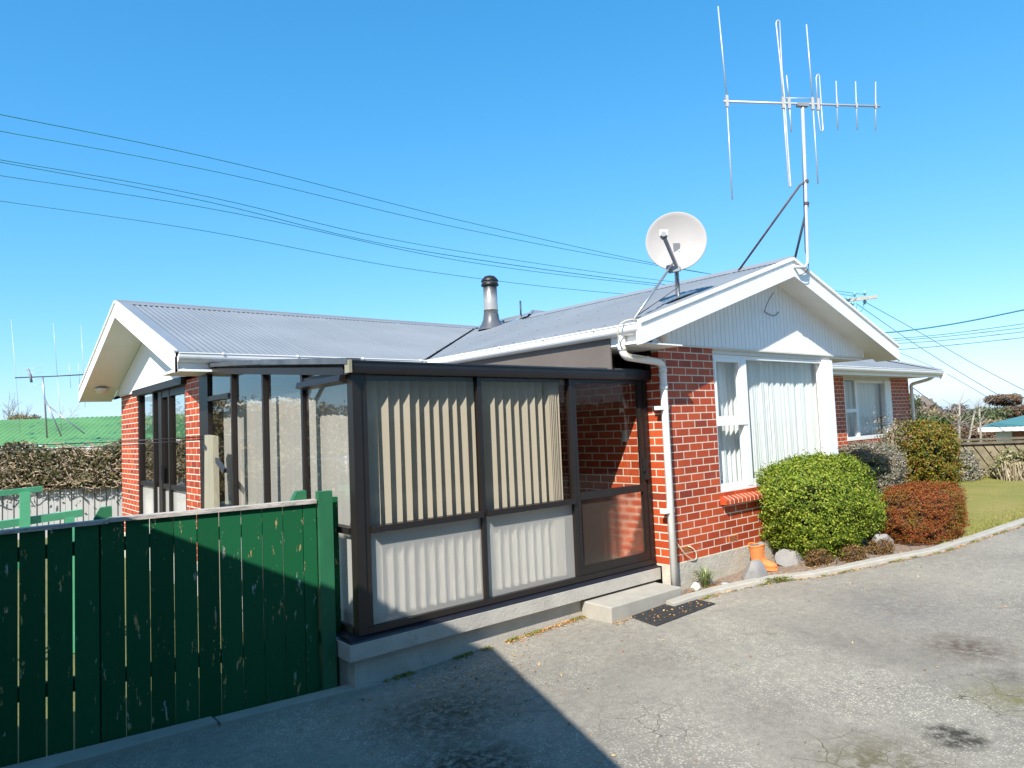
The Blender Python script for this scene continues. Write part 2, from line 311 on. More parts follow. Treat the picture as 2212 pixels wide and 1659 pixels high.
# ------------------------------------------------------------------ helpers
def link(o, parent=None):
    COL.objects.link(o)
    if parent is not None:
        o.parent = parent; o.matrix_parent_inverse = Matrix.Translation(-Vector(parent.get('base', (0, 0, 0))))
    return o
def tag(o, label=None, cat=None, group=None, kind=None):
    if label: o['label'] = label
    if cat: o['category'] = cat
    if group: o['group'] = group
    if kind: o['kind'] = kind
    return o
def thing(name, loc, label, cat, group=None):
    o = bpy.data.objects.new(name, None); o.empty_display_size = 0.2
    o.location = loc; o['base'] = tuple(float(v) for v in loc); COL.objects.link(o)
    return tag(o, label, cat, group)
def meshdata(name, V, F, mat, smooth=False):
    me = bpy.data.meshes.new(name); me.from_pydata([tuple(map(float, v)) for v in V], [], F); me.update()
    if mat: me.materials.append(M[mat] if isinstance(mat, str) else mat)
    if smooth:
        for p in me.polygons: p.use_smooth = True
    return me
class MB:
    def __init__(s): s.V = []; s.F = []
    def add(s, V, F):
        n = len(s.V); s.V += [tuple(map(float, v)) for v in V]; s.F += [tuple(i+n for i in f) for f in F]; return s
    def box(s, a, b):
        x0, y0, z0 = [min(a[i], b[i]) for i in range(3)]; x1, y1, z1 = [max(a[i], b[i]) for i in range(3)]
        return s.add([(x0,y0,z0),(x1,y0,z0),(x1,y1,z0),(x0,y1,z0),(x0,y0,z1),(x1,y0,z1),(x1,y1,z1),(x0,y1,z1)],
                     [(0,3,2,1),(4,5,6,7),(0,1,5,4),(1,2,6,5),(2,3,7,6),(3,0,4,7)])
    def prism(s, poly, d):           # polygon (3-D points) extruded by vector d
        n = len(poly); P = [np.array(p, float) for p in poly]; Q = [p+np.array(d, float) for p in P]
        nn = np.zeros(3)
        for i in range(n): nn += np.cross(P[i], P[(i+1) % n])
        fl = np.dot(nn, d) > 0
        F = [tuple(range(n)), tuple(range(2*n-1, n-1, -1))]
        F += [(i, n+i, n+(i+1) % n, (i+1) % n) for i in range(n)]
        if fl: F = [tuple(reversed(f)) for f in F]
        return s.add(P+Q, F)
    def beam(s, p0, p1, w, h, upv=(0, 0, 1)):
        p0 = np.array(p0, float); p1 = np.array(p1, float); d = p1-p0; d /= np.linalg.norm(d)
        sd = np.cross(d, upv); sd /= np.linalg.norm(sd); u2 = np.cross(sd, d)
        c = [p0+sd*w/2*a+u2*h/2*b for a, b in ((-1,-1),(1,-1),(1,1),(-1,1))]
        return s.prism(c, p1-p0)
    def tube(s, pts, r, n=8, cap=True):
        P = [np.array(p, float) for p in pts]; rs = r if isinstance(r, (list, tuple)) else [r]*len(P)
        prev = None; rings = []
        for i, p in enumerate(P):
            t = (P[min(i+1, len(P)-1)]-P[max(i-1, 0)]); t /= (np.linalg.norm(t)+1e-9)
            if prev is None:
                a = np.array([0, 0, 1.]) if abs(t[2]) < 0.9 else np.array([1., 0, 0]); u = np.cross(t, a)
            else: u = prev - t*np.dot(prev, t)
            u /= np.linalg.norm(u); prev = u; w = np.cross(t, u)
            rings.append([p+rs[i]*(math.cos(2*math.pi*k/n)*u+math.sin(2*math.pi*k/n)*w) for k in range(n)])
        V = [v for rg in rings for v in rg]; F = []
        for i in range(len(P)-1):
            for k in range(n): F.append((i*n+k, i*n+(k+1) % n, (i+1)*n+(k+1) % n, (i+1)*n+k))
        if cap: F += [tuple(range(n-1, -1, -1)), tuple((len(P)-1)*n+k for k in range(n))]
        return s.add(V, F)
    def lathe(s, c, prof, n=20, axis=(0, 0, 1)):
        a = np.array(axis, float); a /= np.linalg.norm(a); u = np.cross(a, [0, 0, 1.]) if abs(a[2]) < 0.9 else np.array([1., 0, 0])
        u /= np.linalg.norm(u); w = np.cross(a, u); c = np.array(c, float); V = []; F = []
        for r, z in prof:
            for k in range(n): V.append(c+a*z+r*(math.cos(2*math.pi*k/n)*u+math.sin(2*math.pi*k/n)*w))
        for i in range(len(prof)-1):
            for k in range(n): F.append((i*n+k, i*n+(k+1) % n, (i+1)*n+(k+1) % n, (i+1)*n+k))
        return s.add(V, F)
    def build(s, name, mat, parent=None, smooth=False, kind=None):
        o = bpy.data.objects.new(name, meshdata(name, s.V, s.F, mat, smooth))
        if kind: o['kind'] = kind
        return link(o, parent)
def box(name, a, b, mat, parent=None): return MB().box(a, b).build(name, mat, parent)
def tube(name, pts, r, mat, parent=None, n=8): return MB().tube(pts, r, n).build(name, mat, parent, smooth=True)
def quad(name, pts, mat, parent=None): return MB().add(pts, [tuple(range(len(pts)))]).build(name, mat, parent)
def smoothstep(a, b, x):
    t = min(1, max(0, (x-a)/(b-a))); return t*t*(3-2*t)
def fastmesh(name, V, nper, mat):
    """V: (N*nper,3) array; every nper verts form one face"""
    me = bpy.data.meshes.new(name); n = len(V); nf = n//nper
    me.vertices.add(n); me.vertices.foreach_set('co', np.asarray(V, np.float32).ravel())
    me.loops.add(n); me.loops.foreach_set('vertex_index', np.arange(n, dtype=np.int32))
    me.polygons.add(nf); me.polygons.foreach_set('loop_start', np.arange(0, n, nper, dtype=np.int32))
    me.polygons.foreach_set('loop_total', np.full(nf, nper, dtype=np.int32))
    me.update(calc_edges=True); me.materials.append(M[mat] if isinstance(mat, str) else mat); return me
def leaf_quads(P, N, size, tilt=0.7, aspect=0.55):
    n = len(P); N = N + rng.normal(0, tilt, (n, 3)); N /= np.linalg.norm(N, axis=1)[:, None]
    a = rng.normal(0, 1, (n, 3)); u = np.cross(N, a); u /= np.linalg.norm(u, axis=1)[:, None]; w = np.cross(N, u)
    sz = size*rng.uniform(0.6, 1.3, n)[:, None]
    return np.stack([P-u*sz, P-w*sz*aspect+N*sz*0.12, P+u*sz, P+w*sz*aspect+N*sz*0.12], 1).reshape(-1, 3)
def lump(D, k, amp, seed):
    r = np.random.default_rng(seed); out = np.zeros(len(D))
    for i in range(k):
        f = r.normal(0, 1, 3)*r.uniform(2, 6); out += np.sin(D@f+r.uniform(0, 6.28))/k**0.5
    return 1+amp*out
def sph(n):
    D = rng.normal(0, 1, (n, 3)); return D/np.linalg.norm(D, axis=1)[:, None]
def bush(name, c, rad, n, size, mat, core, label, cat, seed, amp=0.06, depth=0.16, zmin=None, flat=0.0, tilt=0.7, cscale=0.85):
    c = np.array(c, float); rad = np.array(rad, float)
    t = thing(name, (c[0], c[1], zmin if zmin is not None else c[2]-rad[2]), label, cat)
    nc = max(60, n//30); Dc = sph(nc); hole = lump(Dc*2.6, 9, 0.5, seed+5)
    keepc = hole > 0.27; Dc = Dc[keepc]; nc = len(Dc)
    kc = lump(Dc, 9, amp, seed)*(1-depth*0.55*rng.random(nc)**1.3)
    kc = kc+np.where(rng.random(nc) < 0.06, rng.uniform(0.02, 0.07, nc), 0)
    idx = rng.integers(0, nc, n); cl = size*2.4
    off = rng.normal(0, 1, (n, 3))*cl*rng.uniform(0.5, 1.2, nc)[idx][:, None]*np.array([1, 1, 0.8])
    sq = (np.abs(Dc)**3.2).sum(1)**(-1/3.2); sq = sq/sq.mean()*0.75+0.25   # slightly boxy, as clipped
    P = c + Dc[idx]*rad*(kc*sq)[idx][:, None] + off; N = Dc[idx]/rad + off/cl*0.25/rad.mean(); N /= np.linalg.norm(N, axis=1)[:, None]
    if zmin is not None:
        ok = P[:, 2] > zmin+0.01; P = P[ok]; N = N[ok]
    o = bpy.data.objects.new('foliage', fastmesh('foliage', leaf_quads(P, N, size, tilt), 4, mat)); link(o, t); o['kind'] = 'stuff'
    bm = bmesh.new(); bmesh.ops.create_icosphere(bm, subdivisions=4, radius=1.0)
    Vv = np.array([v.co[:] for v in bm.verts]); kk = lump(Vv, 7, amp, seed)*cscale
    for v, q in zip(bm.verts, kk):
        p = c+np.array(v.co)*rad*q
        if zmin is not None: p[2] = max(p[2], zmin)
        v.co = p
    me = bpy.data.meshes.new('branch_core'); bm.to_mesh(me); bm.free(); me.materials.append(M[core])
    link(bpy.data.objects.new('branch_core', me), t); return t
def tree(name, base, h, crown_c, crown_r, n, size, mat, label, bark='bark', group=None, seed=1, trunk_r=0.15, amp=0.18, clumps=9, limbs=5, cat='tree'):
    t = thing(name, base, label, cat, group); b = np.array(base, float); cc = np.array(crown_c, float); cr = np.array(crown_r, float)
    mb = MB(); top = cc+np.array([0, 0, cr[2]*0.3])
    mb.tube([b, b*0.55+cc*0.45+np.array([0.02, 0.03, 0])*h, top], [trunk_r, trunk_r*0.7, trunk_r*0.15], 7)
    r = np.random.default_rng(seed); cl = []
    for i in range(clumps):
        d = r.normal(0, 1, 3); d /= np.linalg.norm(d); d[2] = d[2]*0.8+0.1
        q = cc+d*cr*r.uniform(0.45, 0.75); cl.append((q, r.uniform(0.35, 0.6)))
        if i < limbs: mb.tube([b*0.4+cc*0.6-np.array([0, 0, cr[2]*0.4]), q], [trunk_r*0.4, trunk_r*0.08], 5)
    mb.build('trunk', bark, t, True)
    Ps = []; Ns = []
    for q, s in cl:
        m = n//clumps; D = sph(m); k = lump(D, 6, amp, int(r.integers(1e6)))*rng.uniform(0.55, 1.0, m)
        Ps.append(q+D*cr*s*k[:, None]); Ns.append(D)
    o = bpy.data.objects.new('crown', fastmesh('crown', leaf_quads(np.concatenate(Ps), np.concatenate(Ns), size, 0.9, 0.7), 4, mat)); link(o, t); return t
def proj_size(p):
    d = np.array(p)-CAM; z = d@fw
    if z < 0.1: return 0, (0, 0)
    return 1.0/z, (1106+FPX*(d@rt)/z, 829.5-FPX*(d@up)/z)

# ------------------------------------------------------------------ ground and setting
def gz(x, y):
    z = -0.335+0.025*(x+1.15); z = min(-0.23, max(-0.45, z))
    r = math.hypot(x-4, y-2)
    if y > 0.2 and x < 0: z += -0.0
    drop = smoothstep(15, 55, r)*4.6
    return z-drop
def kerb_y(x):
    pts = [(-0.45, -0.36), (0.36, -0.40), (0.96, -0.58), (1.67, -0.92), (2.82, -1.24), (3.54, -1.43), (4.59, -1.47), (6.46, -1.56), (9.5, -1.66), (14, -1.7), (40, -1.8)]
    return float(np.interp(x, [p[0] for p in pts], [p[1] for p in pts]))
# STAINS are marks on the driveway itself (oil drips, damp patches)
STAINS = ((-1.50, -3.155, 0.20, 0.08, (0.045, 0.042, 0.035)), (0.13, -2.72, 0.42, 0.34, (0.10, 0.075, 0.06)), (0.9, -1.9, 0.8, 0.7, (0.17, 0.16, 0.15)),
          (-3.35, -0.66, 0.65, 0.5, (0.085, 0.075, 0.055)), (-3.7, -1.4, 0.5, 0.3, (0.05, 0.045, 0.03)), (-0.3, -3.1, 0.22, 0.2, (0.11, 0.1, 0.085)),
          (-2.1, -3.0, 0.5, 0.4, (0.13, 0.115, 0.07)), (-0.7, -3.2, 0.35, 0.3, (0.16, 0.15, 0.07)))
M['asphalt'] = mk_asphalt()
def mk_grass(name, a, b2, c):
    m, nt, b = new_mat(name); v = objco(nt)
    r = ramp(nt, noise(nt, v, 0.8, 6, 0.65), [(0.3, a), (0.5, b2), (0.7, c)])
    f = ramp(nt, noise(nt, v, 60, 4, 0.7), [(0.3, (0.6, 0.6, 0.6)), (0.7, (1.3, 1.3, 1.3))])
    nt.links.new(mixc(nt, 1.0, r.outputs[0], f.outputs[0], 'MULTIPLY'), b.inputs['Base Color']); b.inputs['Roughness'].default_value = 0.95
    bump(nt, noise(nt, v, 70, 3), b, 0.8, 0.02); return m
M['lawn'] = mk_grass('lawn_grass', (0.16, 0.165, 0.028), (0.22, 0.205, 0.04), (0.28, 0.225, 0.065))
M['terrain'] = mk_grass('rough_grass', (0.09, 0.11, 0.035), (0.13, 0.14, 0.04), (0.18, 0.16, 0.07))
mb = MB()
gx = [-400, -250, -150, -100, -70, -50, -40, -32, -26, -21]+[-18+1.5*i for i in range(33)]+[34, 40, 48, 58, 70, 100, 150, 250, 400]
gy = [-400, -250, -150, -100, -70, -50, -40, -32, -26, -22]+[-19+1.5*i for i in range(36)]+[40, 50, 62, 80, 110, 150, 250, 400]
V = [(x, y, gz(x, y)-0.03) for y in gy for x in gx]; nx = len(gx)
F = [(j*nx+i, j*nx+i+1, (j+1)*nx+i+1, (j+1)*nx+i) for j in range(len(gy)-1) for i in range(nx-1)]
tag(mb.add(V, F).build('ground', 'terrain', smooth=True), 'rough grassy ground running out beyond the gardens', kind='structure')
# driveway sheet
mb = MB(); xs = [-9+0.3*i for i in range(110)]
rows = 16
V = []
for x in xs:
    top = 0.24 if x < -0.45 else kerb_y(x)-0.0
    if x < -3.75: top = 0.374-0.16*(x+3.87)+0.02
    for j in range(rows):
        y = top+(-15-top)*(j/(rows-1))**1.6; V.append((x, y, gz(x, y)+0.004))
F = [(i*rows+j, i*rows+j+1, (i+1)*rows+j+1, (i+1)*rows+j) for i in range(len(xs)-1) for j in range(rows-1)]
tag(mb.add(V, F).build('driveway', 'asphalt', smooth=True), 'worn grey asphalt driveway in front of the house', kind='structure')
# kerb
mb = MB(); xs = [-0.42, -0.1, 0.3, 0.7, 1.1, 1.5, 2.0, 2.5, 3.0, 3.5, 4.1, 4.8, 5.6, 6.5, 7.5, 9, 11, 14, 18, 23]
ring = []
for i, x in enumerate(xs):
    y = kerb_y(x); z = gz(x, y); w = 0.11
    zt = z+0.055+0.006*math.sin(i*2.1)
    ring.append([(x, y-0.01, z-0.03), (x, y+0.004, zt-0.012), (x+0.005, y+0.018, zt), (x+0.01, y+w, zt+0.004), (x+0.01, y+w+0.012, z-0.03)])
V = [p for r_ in ring for p in r_]; F = []
for i in range(len(xs)-1):
    for k in range(4): F.append((i*5+k, (i+1)*5+k, (i+1)*5+k+1, i*5+k+1))
F.append((0, 1, 2, 3, 4))
tag(mb.add(V, F).build('kerb', 'concrete'), 'low concrete kerb curving along the garden bed', kind='structure')
# garden bed
def bed_z(x, y): return -0.30+0.10*smoothstep(0.6, 2.2, x)+0.012*math.sin(9*x+4*y)*math.cos(7*y)
mb = MB(); V = []; xs = [-0.44+0.12*i for i in range(60)]; rows = 9
for x in xs:
    y0 = kerb_y(x)+0.10; y1 = 0.05 if x < 4.1 else 0.3
    for j in range(rows): y = y0+(y1-y0)*j/(rows-1); V.append((x, y, bed_z(x, y)))
F = [(i*rows+j, (i+1)*rows+j, (i+1)*rows+j+1, i*rows+j+1) for i in range(len(xs)-1) for j in range(rows-1)]
tag(mb.add(V, F).build('garden_bed', 'soil', smooth=True), 'strip of bare brown soil between kerb and house', kind='structure')
# lawn
mb = MB(); V = []; xs = [3.9+0.5*i for i in range(44)]; rows = 14
for x in xs:
    y0 = kerb_y(x)+0.10; y1 = 7.0
    for j in range(rows): y = y0+(y1-y0)*j/(rows-1); V.append((x, y, gz(x, y)+0.045+0.03*smoothstep(0, 0.5, y-y0)))
F = [(i*rows+j, (i+1)*rows+j, (i+1)*rows+j+1, i*rows+j+1) for i in range(len(xs)-1) for j in range(rows-1)]
tag(mb.add(V, F).build('lawn', 'lawn', smooth=True), 'mown yellow-green lawn beyond the kerb', kind='structure')
# grass blades on the lawn edge and lawn
nb = 26000
px = rng.uniform(3.95, 15, nb); py = np.array([kerb_y(x) for x in px])+0.1+rng.random(nb)**1.2*3.6
hh = rng.uniform(0.015, 0.045, nb); an = rng.uniform(0, 6.28, nb); ww = rng.uniform(0.004, 0.009, nb)
pz = np.array([gz(x, y) for x, y in zip(px, py)])+0.05
dx = np.cos(an)*ww; dy = np.sin(an)*ww; ln = rng.normal(0, 0.012, (nb, 2))
V = np.stack([np.stack([px-dx, py-dy, pz], 1), np.stack([px+dx, py+dy, pz], 1), np.stack([px+ln[:, 0], py+ln[:, 1], pz+hh], 1)], 1).reshape(-1, 3)
tag(link(bpy.data.objects.new('lawn_grass', fastmesh('lawn_grass', V, 3, mk_leaf('lawn_blade', [(0, (0.16, 0.18, 0.03)), (0.6, (0.25, 0.24, 0.045)), (1, (0.36, 0.30, 0.12))], 0.7, 0.2)))),
    'short yellowing grass blades of the lawn', 'grass', kind='stuff')

# ------------------------------------------------------------------ house
PR = 0.325; PL = 0.34
XE, XA, YB, YWB = -0.70, 2.41, -0.36, 0.0         # right wing: left eave, apex, barge plane
XER = 2*XA-XE
YE, YR_, XLB, XLW = 3.57, 6.79, -4.04, -3.48       # left wing: near eave, ridge, barge plane, wall plane
YEF = 2*YR_-YE
ZE = 2.56
def zR(x): return ZE+PR*(x-XE) if x <= XA else ZE+PR*(XER-x)
def zL(y): return ZE+PL*(y-YE) if y <= YR_ else ZE+PL*(YEF-y)
house = thing('house', (0, 0, -0.33), 'single-storey red brick house with grey iron roof and white gables', 'house')
# --- brick walls -----------------------------------------------------------
bricks = []      # (origin corner pos, axis, length, face normal axis sign, hidden flag)
CH = 0.0862
def brick_wall(axis, plane, a0, a1, ncourse, holes=(), z0=0.0, face=-1, hide=None, off=0.0):
    """axis 'X': wall in XZ at y=plane facing -Y. axis 'Y': wall in YZ at x=plane facing -X"""
    for c in range(ncourse):
        zc = z0+c*CH; segs = [(a0, a1)]
        for (h0, h1, hz0, hz1) in holes:
            if zc+0.04 > hz0 and zc+0.04 < hz1:
                ns = []
                for s0, s1 in segs:
                    if h0 > s0: ns.append((s0, min(s1, h0)))
                    if h1 < s1: ns.append((max(s0, h1), s1))
                segs = ns
        for s0, s1 in segs:
            if s1-s0 < 0.03: continue
            st = off+(0.12 if c % 2 else 0.0); k = math.floor((s0-st)/0.24)
            while True:
                b0 = max(s0, st+k*0.24); b1 = min(s1, st+k*0.24+0.227); k += 1
                if b0 >= s1: break
                if b1-b0 < 0.035: continue
                hid = hide(0.5*(b0+b1), zc) if hide else False
                bricks.append((axis, plane, b0, b1, zc, hid))
WX0, WX1, WZ0, WZ1 = 1.02, 3.97, 0.66, 2.41
brick_wall('X', 0.0, 0.0, 3.97, 28, holes=((WX0, WX1, WZ0, 9),), hide=lambda a, z: a > 2.15 and z < 0.7)
brick_wall('Y', 0.0, 0.24, 3.2, 24, hide=lambda a, z: a > 1.5 or z < 0.05)        # inside the conservatory
brick_wall('Y', 0.0, 0.0, 0.24, 27)                                                # corner return beside the downpipe
brick_wall('Y', XLW, 4.29, 5.27, 28, hide=lambda a, z: z < 0.85)
brick_wall('Y', XLW, 8.05, YEF-0.70, 28, hide=lambda a, z: z < 0.80)
RWY = 2.30
brick_wall('X', RWY, 8.0, 9.30, 28, hide=lambda a, z: z < 0.85 or a < 8.6)
brick_wall('X', RWY, 11.70, 12.80, 28, hide=lambda a, z: z < 0.85)
brick_wall('X', RWY, 9.30, 11.70, 11, hide=lambda a, z: True)
unit = {}
def brick_mesh(axis):
    if axis in unit: return unit[axis]
    ch = 0.002; L, H, D = 1.0, 0.0745, 0.06
    # local: l along wall, d outwards(-), z up
    cl = ch/0.23
    pts = [(0, 0, 0), (L, 0, 0), (L, 0, H), (0, 0, H), (0, -D+ch, 0), (L, -D+ch, 0), (L, -D+ch, H), (0, -D+ch, H),
           (cl, -D, ch), (L-cl, -D, ch), (L-cl, -D, H-ch), (cl, -D, H-ch)]
    F = [(8, 9, 10, 11), (4, 5, 9, 8), (5, 6, 10, 9), (6, 7, 11, 10), (7, 4, 8, 11), (0, 1, 5, 4), (1, 2, 6, 5), (2, 3, 7, 6), (3, 0, 4, 7)]
    if axis == 'Y':
        pts = [(d, l, z) for (l, d, z) in pts]; F = [tuple(reversed(f)) for f in F]
    unit[axis] = (pts, F, meshdata('brick', pts, F, 'brick')); return unit[axis]
def brick_pos(b):
    axis, plane, b0, b1, z, hid = b; z += 0.005
    return (b0, plane+0.058, z) if axis == 'X' else (plane+0.058, b0, z)
sc = []
for b in bricks:
    p = brick_pos(b); s, (ix, iy) = proj_size(p)
    f = 0.61 if b[0] == 'X' else 0.75
    a = s*s*(b[3]-b[2])*f
    if b[5] or not (-20 < ix < 2240 and -20 < iy < 1690): a *= 0.0001
    sc.append(a)
order = np.argsort(sc)[::-1]
keep = set(order[:300].tolist()); rest = MB()
for i, b in enumerate(bricks):
    pts, F, me = brick_mesh(b[0]); p = brick_pos(b); L = b[3]-b[2]
    j = random.uniform(-0.001, 0.0003)
    if i in keep:
        o = bpy.data.objects.new('brick', me)
        o.location = (p[0], p[1]+j, p[2]) if b[0] == 'X' else (p[0]+j, p[1], p[2])
        o.scale = (L, 1, 1) if b[0] == 'X' else (1, L, 1)
        link(o, house)
    else:
        rest.add([(p[0]+q[0]*(L if b[0] == 'X' else 1), p[1]+q[1]*(L if b[0] == 'Y' else 1), p[2]+q[2]) for q in pts], F)
rest.build('brickwork', 'brick', house, kind='stuff')
# mortar backing (recessed 6 mm behind the brick faces at -2 mm)
w = MB()
w.box((-0.0006, -0.0006, -0.02), (WX0, 0.11, 2.40)); w.box((WX0, -0.0006, -0.02), (3.97, 0.11, WZ0-0.06)); w.build('wall', 'mortar', house)
w = MB().box((-0.0006, 0.112, -0.02), (0.11, 3.4, 2.40)); w.build('wall', 'mortar', house)
w = MB().box((XLW-0.0006, 4.29, -0.1), (XLW+0.11, 5.27, 2.42)); w.build('wall', 'mortar', house)
w = MB().box((XLW-0.0006, 8.05, -0.1), (XLW+0.11, YEF-0.70, 2.42)); w.build('wall', 'mortar', house)
w = MB().box((8.0, RWY-0.0006, -0.02), (9.30, RWY+0.11, 2.42)).box((11.70, RWY-0.0006, -0.02), (12.80, RWY+0.11, 2.42)).box((9.30, RWY-0.0006, -0.02), (11.70, RWY+0.11, 0.94))
w.build('wall', 'mortar', house)
w = MB().box((XLW+0.11, 4.29, -0.1), (0.10, 4.40, 2.42)); w.build('wall', 'interior', house)
w = MB().box((3.86, 0.12, -0.3), (3.97, RWY, 2.4)).box((3.97, RWY+0.12, -0.3), (8.0, RWY+0.2, 2.4)).box((12.70, RWY+0.11, -0.3), (12.80, 9, 2.4)); w.build('wall', 'interior', house)
# rendered foundation
MB().box((-0.012, -0.018, -0.50), (3.98, 0.10, -0.002)).build('foundation', 'render', house)
MB().box((8.0, RWY-0.018, -0.60), (12.82, RWY+0.1, -0.002)).build('foundation', 'render', house)
MB().box((XLW-0.018, 4.3, -0.60), (XLW+0.1, YEF-0.69, -0.02)).build('foundation', 'render', house)
# air bricks
for (bx, bz) in ((0.30, 0.095), (1.22, 0.095)):
    a = MB().box((bx-0.09, -0.006, bz), (bx+0.09, 0.02, bz+0.07))
    ab = a.build('air_vent', 'terracotta', house)
    g = MB()
    for k in range(3):
        for i in range(8): g.box((bx-0.078+i*0.02, -0.0085, bz+0.010+k*0.019), (bx-0.066+i*0.02, -0.005, bz+0.020+k*0.019))
    g.build('slot', 'black', ab)
# brick-on-edge sill
for i in range(35):
    x = WX0-0.02+i*0.086
    if x > 4.0: break
    o = MB().prism([(x, 0.03, 0.655), (x, -0.075, 0.605), (x, -0.085, 0.59), (x, -0.085, 0.545), (x, 0.0, 0.545), (x, 0.03, 0.555)], (0.071, 0, 0)).build('sill_brick', 'brick', house)
MB().prism([(WX0-0.018, 0.03, 0.6535), (WX0-0.018, -0.074, 0.6035), (WX0-0.018, -0.0838, 0.589), (WX0-0.018, -0.0838, 0.547), (WX0-0.018, 0.0, 0.547)], (2.97, 0, 0)).build('sill_mortar', 'mortar', house)

# --- gable window ----------------------------------------------------------
def part(name, a, b, mat, parent): return MB().box(a, b).build(name, mat, parent)
win = part('window', (WX0, 0.012, WZ0), (WX1, 0.10, WZ0+0.055), 'white', house)        # bottom sill bar carries the sub-parts
part('frame', (WX0+0.001, 0.020, WZ0+0.056), (WX0+0.045, 0.09, 2.33), 'white', win)
part('frame', (WX0, 0.022, 2.288), (3.71, 0.092, 2.332), 'white', win)
part('head', (WX0-0.0, 0.004, 2.334), (3.97, 0.10, 2.408), 'cream', win)
part('head', (WX0, -0.012, 2.378), (3.97, 0.003, 2.392), 'cream', win)
part('post', (3.712, -0.022, 0.64), (3.975, 0.10, 2.333), 'white', win)
part('mullion', (1.628, 0.008, WZ0+0.056), (1.748, 0.085, 2.287), 'white', win)
part('transom', (WX0+0.046, 0.000, 1.47), (1.70, 0.085, 1.545), 'white', win)
part('frame', (1.749, 0.026, WZ0+0.056), (3.711, 0.08, WZ0+0.125), 'white', win)
part('frame', (WX0+0.046, 0.026, WZ0+0.056), (1.627, 0.08, WZ0+0.115), 'white', win)
part('sash', (WX0+0.046, 0.014, 1.546), (WX0+0.082, 0.07, 2.287), 'white', win)
part('sash', (1.588, 0.014, 1.546), (1.627, 0.07, 2.287), 'white', win)
part('sash', (WX0+0.083, 0.013, 2.245), (1.587, 0.07, 2.287), 'white', win)
part('sash', (WX0+0.083, 0.013, 1.546), (1.587, 0.07, 1.586), 'white', win)
for a, b2 in (((WX0+0.083, 1.587), (1.587, 2.244)), ((WX0+0.046, 0.717), (1.627, 1.469)), ((1.749, 0.746), (3.711, 2.287))):
    quad('pane', [(a[0], 0.05, a[1]), (b2[0], 0.05, a[1]), (b2[0], 0.05, b2[1]), (a[0], 0.05, b2[1])], 'glass', win)
def curtain(name, x0, x1, z0, z1, y, label, waves, amp, seed, group=None):
    r = np.random.default_rng(seed); n = int((x1-x0)/0.008); xs = np.linspace(x0, x1, n)
    ph = 0*xs
    for k in range(5):
        ph += r.uniform(0.4, 1)*np.sin(2*math.pi*xs*waves*r.uniform(0.5, 1.9)+r.uniform(0, 6.28))
    fold = np.sin(2*math.pi*xs*waves+1.3*ph); fold = np.sign(fold)*np.abs(fold)**0.6
    V = []
    for j, z in enumerate(np.linspace(z0, z1, 7)):
        k = 1.0-0.35*(j/6)
        for x, f in zip(xs, fold): V.append((x+0.004*math.sin(9*z+x*40), y+amp*f*k, z))
    F = [(j*n+i, j*n+i+1, (j+1)*n+i+1, (j+1)*n+i) for j in range(6) for i in range(n-1)]
    o = MB().add(V, F).build(name, 'net', None, True); return tag(o, label, 'curtain', group)
curtain('net_curtain', 1.06, 1.86, 0.70, 2.32, 0.185, 'white net curtain behind the narrow left sash of the gable window', 9, 0.022, 3)
curtain('net_curtain', 1.88, 3.94, 0.70, 2.32, 0.185, 'wide white net curtain filling the large gable window pane', 7.5, 0.024, 5)
MB().box((0.2, 0.9, -0.1), (3.8, 0.95, 2.42)).build('inner_wall', 'interior', house)
MB().box((0.12, 0.115, 2.425), (3.85, 0.95, 2.44)).build('ceiling', 'interior', house)
# --- gable cladding --------------------------------------------------------
SZ = 2.334-ZE       # barge bottom relative to the roof plane
def soff(x): return zR(x)+SZ+0.012
x = -0.12; k = 0
while x < 5.0:
    x1 = x+0.0875
    zt0, zt1 = soff(x), soff(min(x1, 5.02)); zm = [(x+0.004, soff(x+0.004))]
    if x < XA < x1: zm.append((XA, soff(XA)))
    zm.append((x1-0.004, soff(x1-0.004)))
    P = [(x+0.004, -0.022, 2.412), (x1-0.004, -0.022, 2.412)]+[(a, -0.022, z) for a, z in reversed(zm)]
    MB().prism(P, (0, 0.02, 0)).build('cladding_board', 'white_board', house); x = x1
MB().prism([(-0.12, -0.010, 2.415), (5.0, -0.010, 2.415), (5.0, -0.010, soff(5.0)), (XA, -0.010, soff(XA)), (-0.12, -0.010, soff(-0.12))], (0, 0.02, 0)).build('gable_backing', 'white_board', house)
MB().box((-0.14, -0.028, 2.392), (5.02, 0.0, 2.412)).build('gable_trim', 'cream', house)
MB().box((3.99, 0.0, 2.365), (5.02, 0.25, 2.39)).build('porch_beam', 'soffit', house)
# soffits (raking)
for (xa, xb) in ((XE+0.02, XA), (XA, XER-0.02)):
    MB().prism([(xa, YB+0.026, soff(xa)), (xb, YB+0.026, soff(xb)), (xb, YB+0.026, soff(xb)+0.02), (xa, YB+0.026, soff(xa)+0.02)], (0, -YB-0.03, 0)).build('soffit', 'soffit', house)
    if xa > 0: MB().prism([(xa, 0.012, soff(xa)+0.05), (xb, 0.012, soff(xb)+0.05), (xb, 0.012, soff(xb)+0.06), (xa, 0.012, soff(xa)+0.06)], (0, 2.2, 0)).build('soffit', 'soffit', house)
